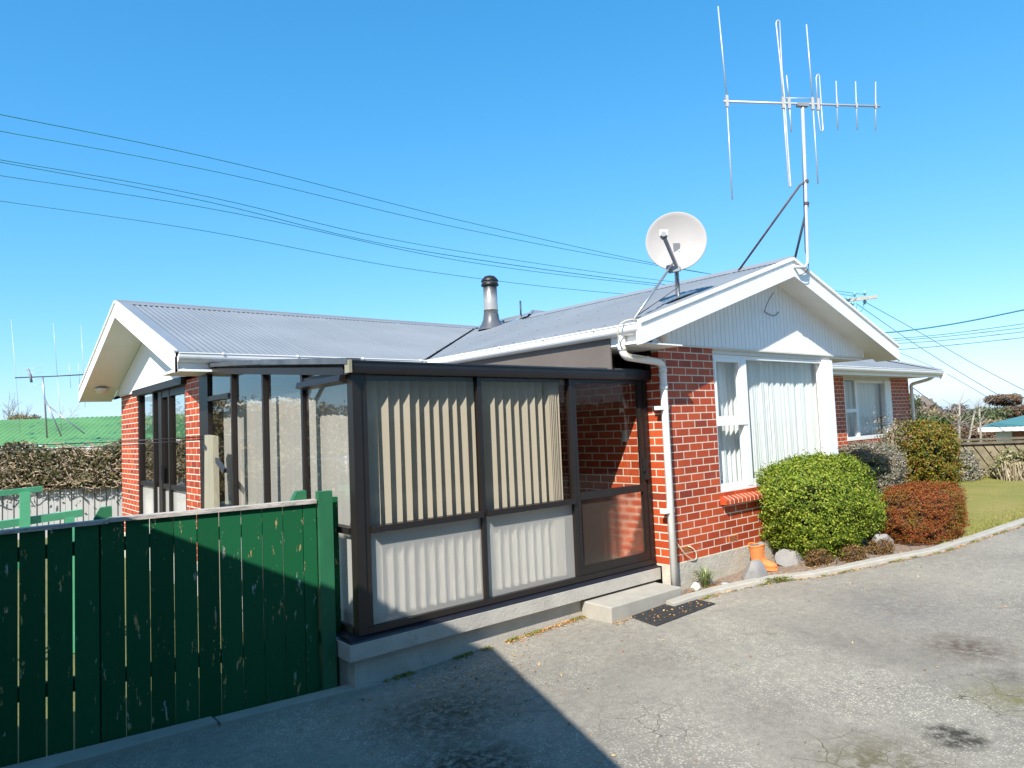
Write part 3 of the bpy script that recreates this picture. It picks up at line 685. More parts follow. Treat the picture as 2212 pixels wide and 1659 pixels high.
# barge boards
def barge_x(x0, x1, lo, hi, y0, y1, mat, name):
    MB().prism([(x0, y0, zR(x0)+lo), (x1, y0, zR(x1)+lo), (x1, y0, zR(x1)+hi), (x0, y0, zR(x0)+hi)], (0, y1-y0, 0)).build(name, mat, house)
for x0, x1 in ((XE, XA), (XA, XER)):
    barge_x(x0, x1, SZ, SZ+0.165, YB, YB+0.025, 'white', 'barge_board')
    barge_x(x0, x1, SZ+0.166, SZ+0.212, YB+0.012, YB+0.03, 'white', 'barge_flashing')
    barge_x(x0, x1, SZ+0.213, SZ+0.250, YB-0.012, YB+0.05, 'white', 'barge_cap')
MB().box((XE-0.012, YB-0.004, 2.334-0.0), (XE-0.001, YB+0.06, 2.56)).build('gutter_end', 'white', house)

# --- corrugated roofs ------------------------------------------------------
PITCH = 0.0762; AMP = 0.0085
def corr_cols(s0, s1, t0f, t1f, to_xyz, name, parent, phase=0.0):
    n = int((s1-s0)/PITCH*6); V = []; F = []
    ss = np.linspace(s0, s1, n+1); m = 0
    for s in ss:
        a, b = t0f(s), t1f(s)
        h = AMP*math.cos(2*math.pi*(s-s0)/PITCH+phase)+(0.004 if (s-s0) % 0.762 < 0.076 else 0.0)
        if b-a < 0.02: b = a+0.0001
        V.append(to_xyz(s, a, h)); V.append(to_xyz(s, b, h))
    F = [(2*i, 2*i+2, 2*i+3, 2*i+1) for i in range(n)]
    return MB().add(V, F).build(name, 'roof', parent, True)
def yval(x): return YE+PR/PL*(x-XE)            # valley line in plan
def xval(y): return XE+PL/PR*(y-YE)
corr_cols(XLB+0.12, 2.70, lambda s: max(YE-0.03, yval(s+0.05)+0.0) if s > XE-0.05 else YE-0.03, lambda s: YR_, lambda s, t, h: (s, t, zL(t)+h+0.004), 'roof_sheet', house)
corr_cols(YB+0.05, 6.5, lambda s: max(XE-0.03, xval(s)+0.04) if s > YE else XE-0.03, lambda s: XA, lambda s, t, h: (t, s, zR(t)+h), 'roof_sheet', house)
corr_cols(YB+0.05, 5.0, lambda s: XA, lambda s: XER+0.03, lambda s, t, h: (t, s, zR(t)+h), 'roof_sheet', house)
quad('roof_sheet', [(XLB+0.05, YR_, zL(YR_)), (2.7, YR_, zL(YR_)), (2.7, YEF, zL(YEF)), (XLB+0.05, YEF, zL(YEF))], 'roof', house)
# valley tray
V = []
for i in range(21):
    x = XE-0.02+(2.52-XE)*i/20; y = yval(x)
    V += [(x-0.10, y+0.09, zL(y+0.09)-0.028), (x, y, zL(y)-0.05), (x+0.12, y-0.02, zR(x+0.12)-0.028)]
F = []
for i in range(20):
    F += [(3*i, 3*i+1, 3*i+4, 3*i+3), (3*i+1, 3*i+2, 3*i+5, 3*i+4)]
MB().add(V, F).build('valley_tray', 'valley', house)
# main hip roof behind
zf = lambda y: 2.49+0.34*(y-1.65)
PK, PK2 = (3.05, 5.45, 3.82), (9.45, 5.45, 3.82)
def rear_x0(s): return s
def corr_rear():
    n = int((13.2-2.41)/PITCH*6); V = []; F = []
    for s in np.linspace(2.41, 13.22, n+1):
        if s < 3.05: top = 5.45-(3.05-s)
        elif s > 9.45: top = 5.45-(s-9.45)
        else: top = 5.45
        h = AMP*math.cos(2*math.pi*s/PITCH); top = max(top, 1.63)
        V += [(s, 1.62, zf(1.62)+h), (s, top, zf(top)+h)]
    F = [(2*i, 2*i+2, 2*i+3, 2*i+1) for i in range(n)]
    return MB().add(V, F).build('roof_sheet', 'roof', house, True)
corr_rear()
MB().add([(3.05, 5.45, 3.82), (2.41, 4.81, 3.60), (2.20, 6.0, 3.53), (2.62, 6.79, 3.665), (3.05, 6.9, 3.82)], [(0, 4, 3, 2, 1)]).build('roof_sheet', 'roof', house)
MB().add([(9.45, 5.45, 3.82), (13.22, 1.65, 2.49), (13.22, 9.25, 2.49)], [(0, 1, 2)]).build('roof_sheet', 'roof', house)
MB().add([(3.05, 5.45, 3.82), (9.45, 5.45, 3.82), (13.22, 9.25, 2.49), (2.4, 9.25, 2.49), (2.6, 6.9, 3.3)], [(0, 1, 2, 3, 4)]).build('roof_sheet', 'roof', house)
# ridge caps
def ridge(p0, p1, wdir_a, wdir_b, name='ridge_cap', r=0.032, wd=0.15):
    p0 = np.array(p0, float); p1 = np.array(p1, float); a = np.array(wdir_a, float); b = np.array(wdir_b, float); prof = []
    prof.append(a*wd+np.array([0, 0, 0.012])); prof.append(a*0.045+np.array([0, 0, 0.014]))
    hz = a[:2]/np.linalg.norm(a[:2])
    for k in range(9):
        t = math.pi*k/8; prof.append(np.array([hz[0]*r*math.cos(t), hz[1]*r*math.cos(t), 0.012+r*math.sin(t)]))
    prof.append(b*0.045+np.array([0, 0, 0.014])); prof.append(b*wd+np.array([0, 0, 0.012]))
    n = len(prof); V = [p0+q for q in prof]+[p1+q for q in prof]; F = [(i, i+1, n+i+1, n+i) for i in range(n-1)]
    F.append(tuple(range(2, 11)))
    return MB().add(V, F).build(name, 'roofcap', house)
ridge((XLB+0.02, YR_, zL(YR_)), (2.70, YR_, zL(YR_)), (0, -1, -PL), (0, 1, -PL))
ridge((XA, YB-0.01, zR(XA)), (XA, 4.85, zR(XA)), (-1, 0, -PR), (1, 0, -PR))
ridge((3.05, 5.45, 3.82), (9.45, 5.45, 3.82), (0, -1, -0.34), (0, 1, -0.34))
ridge((3.05, 5.45, 3.82), (2.35, 4.75, 3.585), (-0.7, 0.7, -0.24), (0.7, -0.7, -0.24))
ridge((9.45, 5.45, 3.82), (13.22, 1.66, 2.50), (-0.7, -0.7, -0.24), (0.7, 0.7, -0.24), wd=0.12)
# verge flashing along the left gable edge
MB().prism([(XLB-0.01, YE-0.04, zL(YE-0.04)+0.014), (XLB+0.16, YE-0.04, zL(YE-0.04)+0.014), (XLB+0.16, YR_, zL(YR_)+0.014), (XLB-0.01, YR_, zL(YR_)+0.014)], (0, 0, 0.008)).build('verge_flashing', 'roofcap', house)
# roof screws
mb = MB()
def screw(p): mb.lathe(p, [(0.0, 0.010), (0.008, 0.009), (0.010, 0.0)], 6)
for row, yy in enumerate((YE+0.12, YE+0.95, YE+1.8, YE+2.6, YR_-0.10)):
    k = 0; x = XLB+0.12+PITCH*2
    while x < 2.3:
        if yval(x) < yy-0.12 or x < XE: screw((x, yy, zL(yy)+AMP))
        x += PITCH*4 if row < 4 else PITCH*3
for row, xx in enumerate((XE+0.10, XE+0.85, XE+1.65, XE+2.45)):
    y = YB+0.05+PITCH*2
    while y < 5.6:
        if y < YE or xval(y) < xx-0.1: screw((xx, y, zR(xx)+AMP))
        y += PITCH*5
x = 8
while x < 12.7:
    screw((x, 1.75, zf(1.75)+AMP)); x += PITCH*3
mb.build('roof_screws', 'screw', house, kind='stuff')

# --- gutters and fascias ---------------------------------------------------
def gutter(name, p0, p1, outn, mat, w=0.115, h=0.10, parent=None):
    """profile swept from p0 to p1 (points on the back top edge), outn: horizontal unit outwards"""
    p0 = np.array(p0, float); p1 = np.array(p1, float); o = np.array(outn, float)
    prof = [(0, 0), (0, -h)]
    for k in range(7): t = math.pi/2*k/6; prof.append((w*0.45+w*0.55*math.sin(t), -h+h*0.75*(1-math.cos(t))))
    prof += [(w, -0.012), (w+0.008, -0.008), (w+0.008, 0.004), (w-0.006, 0.004), (w-0.008, -0.012), (0.004, -0.06)]
    P = [p0+o*a+np.array([0, 0, b]) for a, b in prof]
    return MB().prism(P, p1-p0).build(name, mat, parent)
gutter('gutter', (XLB+0.03, YE+0.055, 2.555), (XE-0.05, YE+0.055, 2.555), (0, -1, 0), 'white', parent=house)
gutter('gutter', (XE+0.08, YB+0.03, 2.553), (XE+0.08, YE-0.06, 2.553), (-1, 0, 0), 'white', parent=house)
gutter('gutter', (5.6, 1.70, 2.49), (13.24, 1.70, 2.49), (0, -1, 0), 'white', parent=house)
gutter('gutter', (13.17, 1.70, 2.49), (13.17, 6.0, 2.49), (1, 0, 0), 'white', parent=house)
for gx_ in np.arange(XLB+0.5, XE, 0.9): MB().box((gx_, YE-0.075, 2.543), (gx_+0.02, YE+0.05, 2.566)).build('gutter_clip', 'white', house)
for gy_ in np.arange(YB+0.6, YE-0.3, 0.8): MB().box((XE-0.052, gy_, 2.541), (XE+0.07, gy_+0.02, 2.564)).build('gutter_clip', 'white', house)
MB().box((XLB+0.03, YE+0.056, 2.35), (XE, YE+0.08, 2.555)).build('fascia', 'white', house)
MB().box((XE+0.081, YB+0.03, 2.36), (XE+0.10, 0.129, 2.553)).build('fascia', 'white', house)
MB().box((5.6, 1.701, 2.33), (13.16, 1.72, 2.49)).build('fascia', 'white', house)
MB().prism([(13.165, 1.58, 2.30), (13.30, 1.58, 2.36), (13.30, 1.58, 2.50), (13.165, 1.58, 2.50)], (0, 0.12, 0)).build('fascia_end', 'white', house)
# flat soffits
MB().box((XE+0.10, YB+0.03, 2.345), (-0.002, 3.4, 2.36)).build('soffit', 'soffit', house)
mb = MB(); x = XLB+0.03
while x < XE: mb.box((x, YE+0.081, 2.352), (min(x+0.078, XE), 4.27, 2.37)); x += 0.083
mb.build('soffit_boards', 'white_board', house, kind='stuff')
MB().box((XLB+0.03, YE+0.09, 2.371), (XE, 4.27, 2.38)).build('soffit', 'white_board', house)
MB().box((8.0, 1.721, 2.36), (13.1, RWY, 2.38)).build('soffit', 'soffit', house)
MB().box((12.81, RWY, 2.36), (13.1, 6, 2.38)).build('soffit', 'soffit', house)

# --- left gable end --------------------------------------------------------
SLZ = 2.335-ZE
def soffL(y): return zL(y)+SLZ+0.012
def barge_y(y0, y1, lo, hi, xa, xb, mat, name):
    MB().prism([(xa, y0, zL(y0)+lo), (xa, y1, zL(y1)+lo), (xa, y1, zL(y1)+hi), (xa, y0, zL(y0)+hi)], (xb-xa, 0, 0)).build(name, mat, house)
for y0, y1 in ((YE, YR_), (YR_, YEF)):
    barge_y(y0, y1, SLZ, SLZ+0.175, XLB, XLB+0.025, 'white', 'barge_board')
    barge_y(y0, y1, SLZ+0.176, SLZ+0.222, XLB+0.010, XLB+0.03, 'white', 'barge_flashing')
    barge_y(y0, y1, SLZ+0.223, SLZ+0.250, XLB-0.012, XLB+0.03, 'white', 'barge_cap')
    MB().prism([(XLB+0.026, y0, soffL(y0)), (XLB+0.026, y1, soffL(y1)), (XLB+0.026, y1, soffL(y1)+0.02), (XLB+0.026, y0, soffL(y0)+0.02)], (XLW-0.03-XLB-0.026, 0, 0)).build('soffit', 'soffit', house)
MB().box((XLB+0.0255, YR_+0.95, soffL(YR_+0.95)-0.002), (XLW-0.03, YR_+0.957, soffL(YR_+0.957)+0.01)).build('soffit_joint', 'cream', house)
mb = MB(); y = YE+0.10
while y < YEF-0.1:
    y1 = min(y+0.083, YEF-0.1); ya, yb = y+0.003, y1-0.003
    zm = [(ya, soffL(ya))]
    if ya < YR_ < yb: zm.append((YR_, soffL(YR_)))
    zm.append((yb, soffL(yb)))
    mb.prism([(XLW-0.025, ya, 2.425), (XLW-0.025, yb, 2.425)]+[(XLW-0.025, a, z) for a, z in reversed(zm)], (0.022, 0, 0)); y = y1
mb.build('gable_cladding', 'white_board', house, kind='stuff')
MB().prism([(XLW-0.012, YE+0.1, 2.43), (XLW-0.012, YEF-0.1, 2.43), (XLW-0.012, YEF-0.1, soffL(YEF-0.1)), (XLW-0.012, YR_, soffL(YR_)), (XLW-0.012, YE+0.1, soffL(YE+0.1))], (0.02, 0, 0)).build('gable_backing', 'white_board', house)
# near eave box end
MB().prism([(XLB+0.001, YE+0.0, 2.335), (XLB+0.001, YE+0.055, 2.335), (XLB+0.001, YE+0.055, 2.56), (XLB+0.001, YE-0.0, 2.56)], (0.03, 0, 0)).build('eave_end', 'white', house)
MB().prism([(XLW-0.03, YE+0.09, 2.35), (XLW-0.03, 4.29, 2.38), (XLW-0.03, 4.29, 2.43), (XLW-0.03, YE+0.09, 2.55)], (0.02, 0, 0)).build('eave_end', 'white_board', house)
# dark timber head over the ranch slider
MB().box((XLW-0.075, 5.20, 2.325), (XLW+0.05, 8.10, 2.425)).build('door_head', 'bronze', house)
MB().box((XLW-0.03, 8.10, 2.39), (XLW, 9.31, 2.425)).build('gable_trim', 'cream', house)
# glazing between the brick piers
sd = MB().box((XLW+0.01, 5.27, -0.05), (XLW+0.09, 8.05, 0.03)).build('side_door', 'bronze', house)
for (a, b2) in ((7.98, 8.05), (7.03, 7.10), (6.56, 6.75), (6.13, 6.20), (5.27, 5.33)):
    part('stile', (XLW+0.005, a, 0.031), (XLW+0.095, b2, 2.324), 'bronze', sd)
part('rail', (XLW+0.012, 5.331, 0.87), (XLW+0.088, 6.129, 0.94), 'bronze', sd)
part('rail', (XLW+0.012, 6.201, 0.87), (XLW+0.088, 6.559, 0.94), 'bronze', sd)
part('rail', (XLW+0.012, 7.101, 0.87), (XLW+0.088, 7.979, 0.94), 'bronze', sd)
part('rail', (XLW+0.012, 5.331, 2.22), (XLW+0.088, 6.559, 2.323), 'bronze', sd)
for (a, b2) in ((7.10, 7.98), (6.20, 6.56), (5.33, 6.13), (6.75, 7.03)):
    quad('pane', [(XLW+0.05, b2, 0.94), (XLW+0.05, a, 0.94), (XLW+0.05, a, 2.30), (XLW+0.05, b2, 2.30)], 'glass_side', sd)
    quad('frosted_pane', [(XLW+0.05, b2, 0.03), (XLW+0.05, a, 0.03), (XLW+0.05, a, 0.87), (XLW+0.05, b2, 0.87)], 'frost', sd)
MB().box((XLW-0.02, 6.50, 1.00), (XLW+0.004, 6.53, 1.22)).build('handle', 'black', sd)
MB().box((XLW+1.6, 4.45, 0), (XLW+1.65, 9.2, 2.4)).build('inner_wall', 'interior', house)
MB().box((XLW+0.11, 4.42, 2.43), (XLW+1.6, 9.2, 2.45)).build('ceiling', 'interior', house)
# lamps on the two gables
t = MB().lathe((XLB+0.26, 9.37, soffL(9.37)-0.004), [(0.0, -0.11), (0.06, -0.10), (0.105, -0.06), (0.115, -0.01), (0.09, 0.0)], 18).build('soffit_lamp', 'lampglobe', house, True)
t = MB().lathe((0.06, -0.023, 2.52), [(0.0, 0.05), (0.06, 0.045), (0.095, 0.02), (0.10, 0.0)], 20, (0, -1, 0)).build('wall_lamp', 'lampglobe', house, True)
# --- rear wing window ------------------------------------------------------
rw = part('window', (9.30, RWY-0.01, 0.94), (11.70, RWY+0.09, 1.02), 'white', house)
part('head', (9.30, RWY+0.0, 2.28), (11.70, RWY+0.09, 2.36), 'cream', rw)
part('frame', (9.301, RWY+0.01, 1.021), (9.36, RWY+0.08, 2.279), 'white', rw)
part('mullion', (9.84, RWY+0.005, 1.021), (9.96, RWY+0.08, 2.279), 'white', rw)
part('transom', (9.361, RWY+0.004, 1.56), (9.90, RWY+0.08, 1.64), 'white', rw)
part('post', (11.36, RWY-0.02, 1.021), (11.70, RWY+0.09, 2.279), 'white', rw)
part('frame', (9.961, RWY+0.012, 2.22), (11.359, RWY+0.08, 2.279), 'white', rw)
for a, b2 in (((9.36, 1.02), (9.84, 1.56)), ((9.36, 1.64), (9.84, 2.279)), ((9.96, 1.02), (11.36, 2.22))):
    quad('pane', [(a[0], RWY+0.04, a[1]), (b2[0], RWY+0.04, a[1]), (b2[0], RWY+0.04, b2[1]), (a[0], RWY+0.04, b2[1])], 'glass', rw)
curtain('net_curtain', 9.38, 11.5, 1.0, 2.27, RWY+0.2, 'pale net curtain in the window of the set-back wing', 6, 0.022, 11)
MB().box((8.2, RWY+0.9, 0), (12.6, RWY+0.95, 2.4)).build('inner_wall', 'interior', house)
# --- downpipes -------------------------------------------------------------
def pipe(pts, name, parent, r=0.04, mat='pvc'):
    return MB().tube(pts, r, 14).build(name, mat, parent, True)
def arc(p, q, s, n=6):
    p, q, s = map(np.array, (p, q, s)); return [tuple((1-t)**2*p+2*t*(1-t)*q+t*t*s) for t in np.linspace(0, 1, n)]
PX, PY = -0.015, -0.062
dp = pipe([(-0.66, YB+0.30, 2.46), (-0.66, YB+0.30, 2.38)]+arc((-0.66, YB+0.30, 2.32), (-0.66, YB+0.29, 2.245), (-0.58, YB+0.29, 2.235))+
          arc((-0.10, PY, 2.20), (PX, PY, 2.195), (PX, PY, 2.10))+[(PX, PY, 1.86), (PX, PY, -0.27)], 'downpipe', house)
for z in (2.30, 2.09, 1.90): MB().lathe((PX if z < 2.2 else -0.66, PY if z < 2.2 else YB+0.30, z), [(0.040, 0), (0.046, 0.0), (0.046, 0.05), (0.040, 0.05)], 14).build('pipe_collar', 'pvc', dp, True)
for z in (1.68, 0.57): MB().box((PX-0.11, PY-0.02, z), (PX+0.048, PY+0.055, z+0.04)).build('pipe_clip', 'pvc', dp)
pipe([(0.03, 0.02, 2.06), (-0.0, -0.03, 2.05), (PX, PY, 2.0)], 'inlet_pipe', dp, 0.03, 'pvc')
dp2 = pipe([(12.97, 1.72, 2.42)]+arc((12.97, 1.78, 2.36), (12.97, 1.85, 2.30), (12.94, 1.95, 2.28))+arc((12.86, RWY-0.12, 2.22), (12.84, RWY-0.03, 2.2), (12.84, RWY-0.05, 2.10))+[(12.84, RWY-0.05, 0.0)], 'downpipe', house)
# cables on the front wall
tube('cable', arc((PX+0.05, -0.02, 0.33), (0.22, -0.06, 0.02), (0.42, -0.03, 0.0), 8)+arc((0.44, -0.03, 0.02), (0.44, -0.05, 0.12), (0.33, -0.008, 0.16), 6), 0.006, 'cablewhite', house, 6)
tube('cable', arc((-0.62, YB+0.1, 2.60), (-0.92, YB+0.22, 2.62), (-0.72, YB+0.26, 2.34), 8)+arc((-0.70, YB+0.27, 2.33), (-0.6, YB+0.25, 2.20), (-0.35, -0.15, 2.24), 6), 0.007, 'cablewhite', house, 6)
tube('cable', arc((0.06, -0.03, 2.25), (0.06, -0.03, 1.4), (0.05, -0.03, 0.4), 8), 0.005, 'cablewhite', house, 6)
tube('cable', arc((2.05, YB+0.1, 3.12), (1.95, YB+0.15, 3.00), (2.20, -0.03, 2.92), 7)+arc((2.25, -0.03, 2.91), (2.45, -0.03, 2.84), (2.55, -0.03, 2.94), 6), 0.006, 'dishgrey', house, 6)
# flue
fl = thing('chimney_flue', (2.03, 5.48, 3.40), 'metal flue with sooty domed cowl rising from the grey roof', 'chimney')
C0 = (2.03, 5.48)
m_, nt_, b_ = new_mat('flue_steel')
sp = nt_.nodes.new('ShaderNodeSeparateXYZ'); tc_ = nt_.nodes.new('ShaderNodeTexCoord'); nt_.links.new(tc_.outputs['Object'], sp.inputs[0])
nz = noise(nt_, tc_.outputs['Object'], 7, 4); mm = node(nt_, 'ShaderNodeMath', operation='MULTIPLY_ADD'); mm.inputs[1].default_value = 0.25
nt_.links.new(nz, mm.inputs[0]); nt_.links.new(sp.outputs['Z'], mm.inputs[2])
rr_ = ramp(nt_, mm.outputs[0], [(0.0, (0.50, 0.50, 0.48)), (1.0, (0.5, 0.5, 0.48))])
mr = nt_.nodes.new('ShaderNodeMapRange'); mr.inputs[1].default_value = 4.08; mr.inputs[2].default_value = 4.38
nt_.links.new(mm.outputs[0], mr.inputs[0]); soot = mixc(nt_, mr.outputs[0], (0.36, 0.36, 0.345), (0.035, 0.034, 0.038))
nt_.links.new(soot, b_.inputs['Base Color']); b_.inputs['Metallic'].default_value = 0.45; b_.inputs['Roughness'].default_value = 0.42
M['flue'] = m_
MB().lathe((*C0, 0), [(0.135, 3.50), (0.135, 3.78), (0.138, 3.78), (0.138, 3.785), (0.132, 3.785), (0.130, 4.26)], 22).build('flue_pipe', 'flue', fl, True)
MB().lathe((*C0, 0), [(0.26, 3.40), (0.20, 3.50), (0.155, 3.60), (0.142, 3.70), (0.142, 3.705), (0.13, 3.705)], 22).build('flue_boot', 'flash_dark', fl, True)
MB().lathe((*C0, 0), [(0.13, 4.24), (0.165, 4.245), (0.168, 4.27), (0.15, 4.30), (0.115, 4.305), (0.112, 4.34)], 22).build('cowl_ring', 'bronze', fl, True)
MB().lathe((*C0, 0), [(0.10, 4.325), (0.165, 4.325), (0.166, 4.345), (0.14, 4.38), (0.10, 4.425), (0.05, 4.44), (0.0, 4.443)], 22).build('cowl_cap', 'bronze', fl, True)
MB().lathe((*C0, 0), [(0.143, 4.302), (0.148, 4.304), (0.148, 4.318), (0.11, 4.322)], 22).build('cowl_band', 'steel', fl, True)
vp = tag(tube('vent_pipe', [(2.62, 5.30, 3.60), (2.62, 5.30, 3.98)], 0.017, 'darkmetal'), 'thin black vent pipe standing on the roof beside the flue', 'pipe')
MB().prism([(2.36, 5.55, 3.57), (2.56, 5.25, 3.64), (2.58, 5.25, 3.69), (2.38, 5.55, 3.62)], (0.03, 0.03, 0.0)).build('roof_flashing', 'flash_dark', house)
# brown cladding of the side wall above the lean-to with its small window
MB().box((-0.632, 0.13, 2.06), (-0.612, 3.45, 2.50)).build('side_cladding', 'brown_panel', house)
MB().box((-0.611, 0.62, 2.02), (0.006, 0.64, 2.36)).build('side_cladding', 'brown_panel', house)
MB().box((-0.012, 0.10, 2.262), (0.006, 0.619, 2.36)).build('side_cladding', 'bronze', house)
sw = MB().box((-0.016, 0.11, 2.02), (0.006, 0.618, 2.05)).build('window', 'bronze', house)
MB().box((-0.016, 0.11, 2.051), (0.006, 0.17, 2.261)).build('frame', 'bronze', sw)
MB().box((-0.016, 0.58, 2.051), (0.006, 0.618, 2.261)).build('frame', 'bronze', sw)
quad('pane', [(-0.004, 0.58, 2.05), (-0.004, 0.17, 2.05), (-0.004, 0.17, 2.262), (-0.004, 0.58, 2.262)], mk_glass('dark_pane', (0.03, 0.04, 0.04), 0.10), sw)
MB().box((-0.012, 0.50, 1.34), (0.0, 0.57, 1.46)).build('switch_plate', 'outlet', house)

# ------------------------------------------------------------------ conservatory
XC, YC = -3.58, 0.20
cons = thing('conservatory', (-1.8, 0.2, -0.36), 'dark-framed glass lean-to conservatory in the corner of the house', 'conservatory')
MB().box((XC-0.14, 0.115, -0.155), (-0.02, 0.30, -0.035)).box((XC-0.14, 0.301, -0.155), (XC+0.1, 4.2, -0.035)).build('plinth_lip', 'plinth', cons)
MB().box((XC-0.07, 0.185, -0.62), (-0.02, 0.32, -0.156)).box((XC-0.07, 0.321, -0.62), (XC+0.1, 4.2, -0.156)).build('plinth', 'plinth', cons)
MB().box((XC, 0.33, -0.10), (-0.02, 4.28, -0.02)).build('floor', 'floor', cons)
# dark base tray and sill
MB().prism([(XC-0.12, 0.125, -0.034), (XC-0.12, 0.30, -0.034), (XC-0.12, 0.30, 0.005), (XC-0.12, 0.19, 0.005), (XC-0.12, 0.13, -0.022)], (-0.0-XC+0.10, 0, 0)).build('base_tray', 'bronze_gutter', cons)
MB().prism([(XC-0.125, 0.301, -0.034), (XC+0.06, 0.301, -0.034), (XC+0.06, 0.301, 0.005), (XC-0.05, 0.301, 0.005), (XC-0.115, 0.301, -0.022)], (0, 3.9, 0)).build('base_tray', 'bronze_gutter', cons)
FZ0, FZ1 = 0.006, 2.03
def front(name, x0, x1, z0, z1, y0=0.17, y1=0.235, mat='bronze', parent=cons): return MB().box((x0, y0, z0), (x1, y1, z1)).build(name, mat, parent)
front('sill', XC+0.046, -0.02, FZ0, 0.055, 0.165, 0.24)
front('post', XC-0.030, XC+0.045, FZ0, 2.06, 0.168, 0.26)
front('post', XC+0.046, XC+0.10, 0.056, FZ1, 0.178, 0.235)
front('mullion', -2.372, -2.328, 0.056, FZ1, 0.178, 0.235)
front('mullion', -1.225, -1.178, 0.056, FZ1, 0.172, 0.235)
front('post', -0.085, -0.022, 0.056, FZ1, 0.17, 0.235)
front('header', XC-0.06, -0.0, 2.031, 2.075, 0.185, 0.25)
front('rail', XC+0.101, -2.373, 0.775, 0.825, 0.150, 0.235)
front('rail', -2.327, -1.226, 0.775, 0.825, 0.150, 0.235)
for a, b2 in ((XC+0.10, -2.372), (-2.328, -1.225)):
    quad('pane', [(a, 0.21, 0.825), (b2, 0.21, 0.825), (b2, 0.21, FZ1), (a, 0.21, FZ1)], 'glass_tint', cons)
    quad('frosted_pane', [(a, 0.21, 0.055), (b2, 0.21, 0.055), (b2, 0.21, 0.775), (a, 0.21, 0.775)], 'frost', cons)
door = front('door', -1.169, -0.086, 0.057, 0.14, 0.18, 0.23)
front('stile', -1.169, -1.130, 0.141, FZ1-0.002, 0.18, 0.23, parent=door)
front('stile', -0.150, -0.086, 0.141, FZ1-0.002, 0.18, 0.23, parent=door)
front('rail', -1.129, -0.151, 0.80, 0.875, 0.178, 0.23, parent=door)
front('rail', -1.129, -0.151, 1.985, FZ1-0.003, 0.18, 0.23, parent=door)
quad('pane', [(-1.13, 0.205, 0.875), (-0.15, 0.205, 0.875), (-0.15, 0.205, 1.985), (-1.13, 0.205, 1.985)], mk_glass('door_glass', (0.93, 0.90, 0.86), 0.03), door)
quad('frosted_pane', [(-1.13, 0.205, 0.14), (-0.15, 0.205, 0.14), (-0.15, 0.205, 0.80), (-1.13, 0.205, 0.80)], 'frost_door', door)
MB().box((-0.138, 0.135, 0.93), (-0.10, 0.179, 1.15)).box((-0.165, 0.14, 1.02), (-0.139, 0.16, 1.04)).build('handle', 'black', door)
# front gutter
g = gutter('gutter', (XC-0.06, 0.168, 2.135), (0.06, 0.168, 2.115), (0, -1, 0), 'bronze_gutter', 0.055, 0.10, cons)
MB().box((XC-0.085, 0.10, 2.04), (XC-0.062, 0.18, 2.14)).build('gutter_end', 'palewood', cons)
# left side
def side(name, y0, y1, z0, z1, x0=XC-0.035, x1=XC+0.035, mat='bronze', parent=cons): return MB().box((x0, y0, z0), (x1, y1, z1)).build(name, mat, parent)
def ztop(y): return 2.06+(2.40-2.06)*(y-0.2)/3.85
YM = (1.12, 2.06, 2.99, 3.86)
side('sill', 0.261, 4.25, FZ0, 0.055)
for y in YM[:3]:
    MB().box((XC-0.040, y-0.02, 0.056), (XC+0.018, y+0.022, ztop(y)-0.005)).build('mullion', 'bronze', cons)
    MB().box((XC-0.008, y+0.023, 0.056), (XC+0.018, y+0.065, ztop(y)-0.005)).build('mullion', 'bronze', cons)
side('post', 3.86, 3.93, 0.056, 2.39, XC-0.03, XC+0.04)
side('post', 3.931, 4.28, 0.056, 2.39, XC-0.005, XC+0.05)
MB().prism([(XC-0.06, 0.261, ztop(0.26)-0.035), (XC-0.06, 4.28, ztop(4.28)-0.035), (XC-0.06, 4.28, ztop(4.28)+0.03), (XC-0.06, 0.261, ztop(0.26)+0.03)], (0.11, 0, 0)).build('side_rafter', 'bronze', cons)
MB().prism([(XC-0.09, 0.13, 2.107), (XC-0.09, 1.95, 2.275), (XC-0.09, 1.95, 2.325), (XC-0.09, 0.13, 2.157)], (0.12, 0, 0)).build('edge_flashing', 'flash_dark', cons)
MB().prism([(XC-0.085, 1.90, 2.275), (XC-0.085, 4.05, 2.44), (XC-0.085, 4.05, 2.485), (XC-0.085, 1.90, 2.318)], (0.12, 0, 0)).build('edge_flashing', 'flash_dark', cons)
for i, (a, b2) in enumerate(((0.26, 1.10), (1.185, 2.04), (2.125, 2.97), (3.055, 3.86))):
    side('rail', a+0.001, b2-0.001, 0.775, 0.825, XC-0.05, XC+0.03)
    quad('frosted_pane', [(XC, b2, 0.055), (XC, a, 0.055), (XC, a, 0.775), (XC, b2, 0.775)], 'frost', cons)
    zt = 2.0 if i == 0 else None
    if i == 3:
        side('rail', a+0.001, b2-0.001, 2.015, 2.07, XC-0.055, XC+0.03)
    if i != 0:
        quad('pane', [(XC, b2, 0.825), (XC, a, 0.825), (XC, a, ztop(a)-0.035), (XC, b2, ztop(b2)-0.035)], 'glass_side', cons)
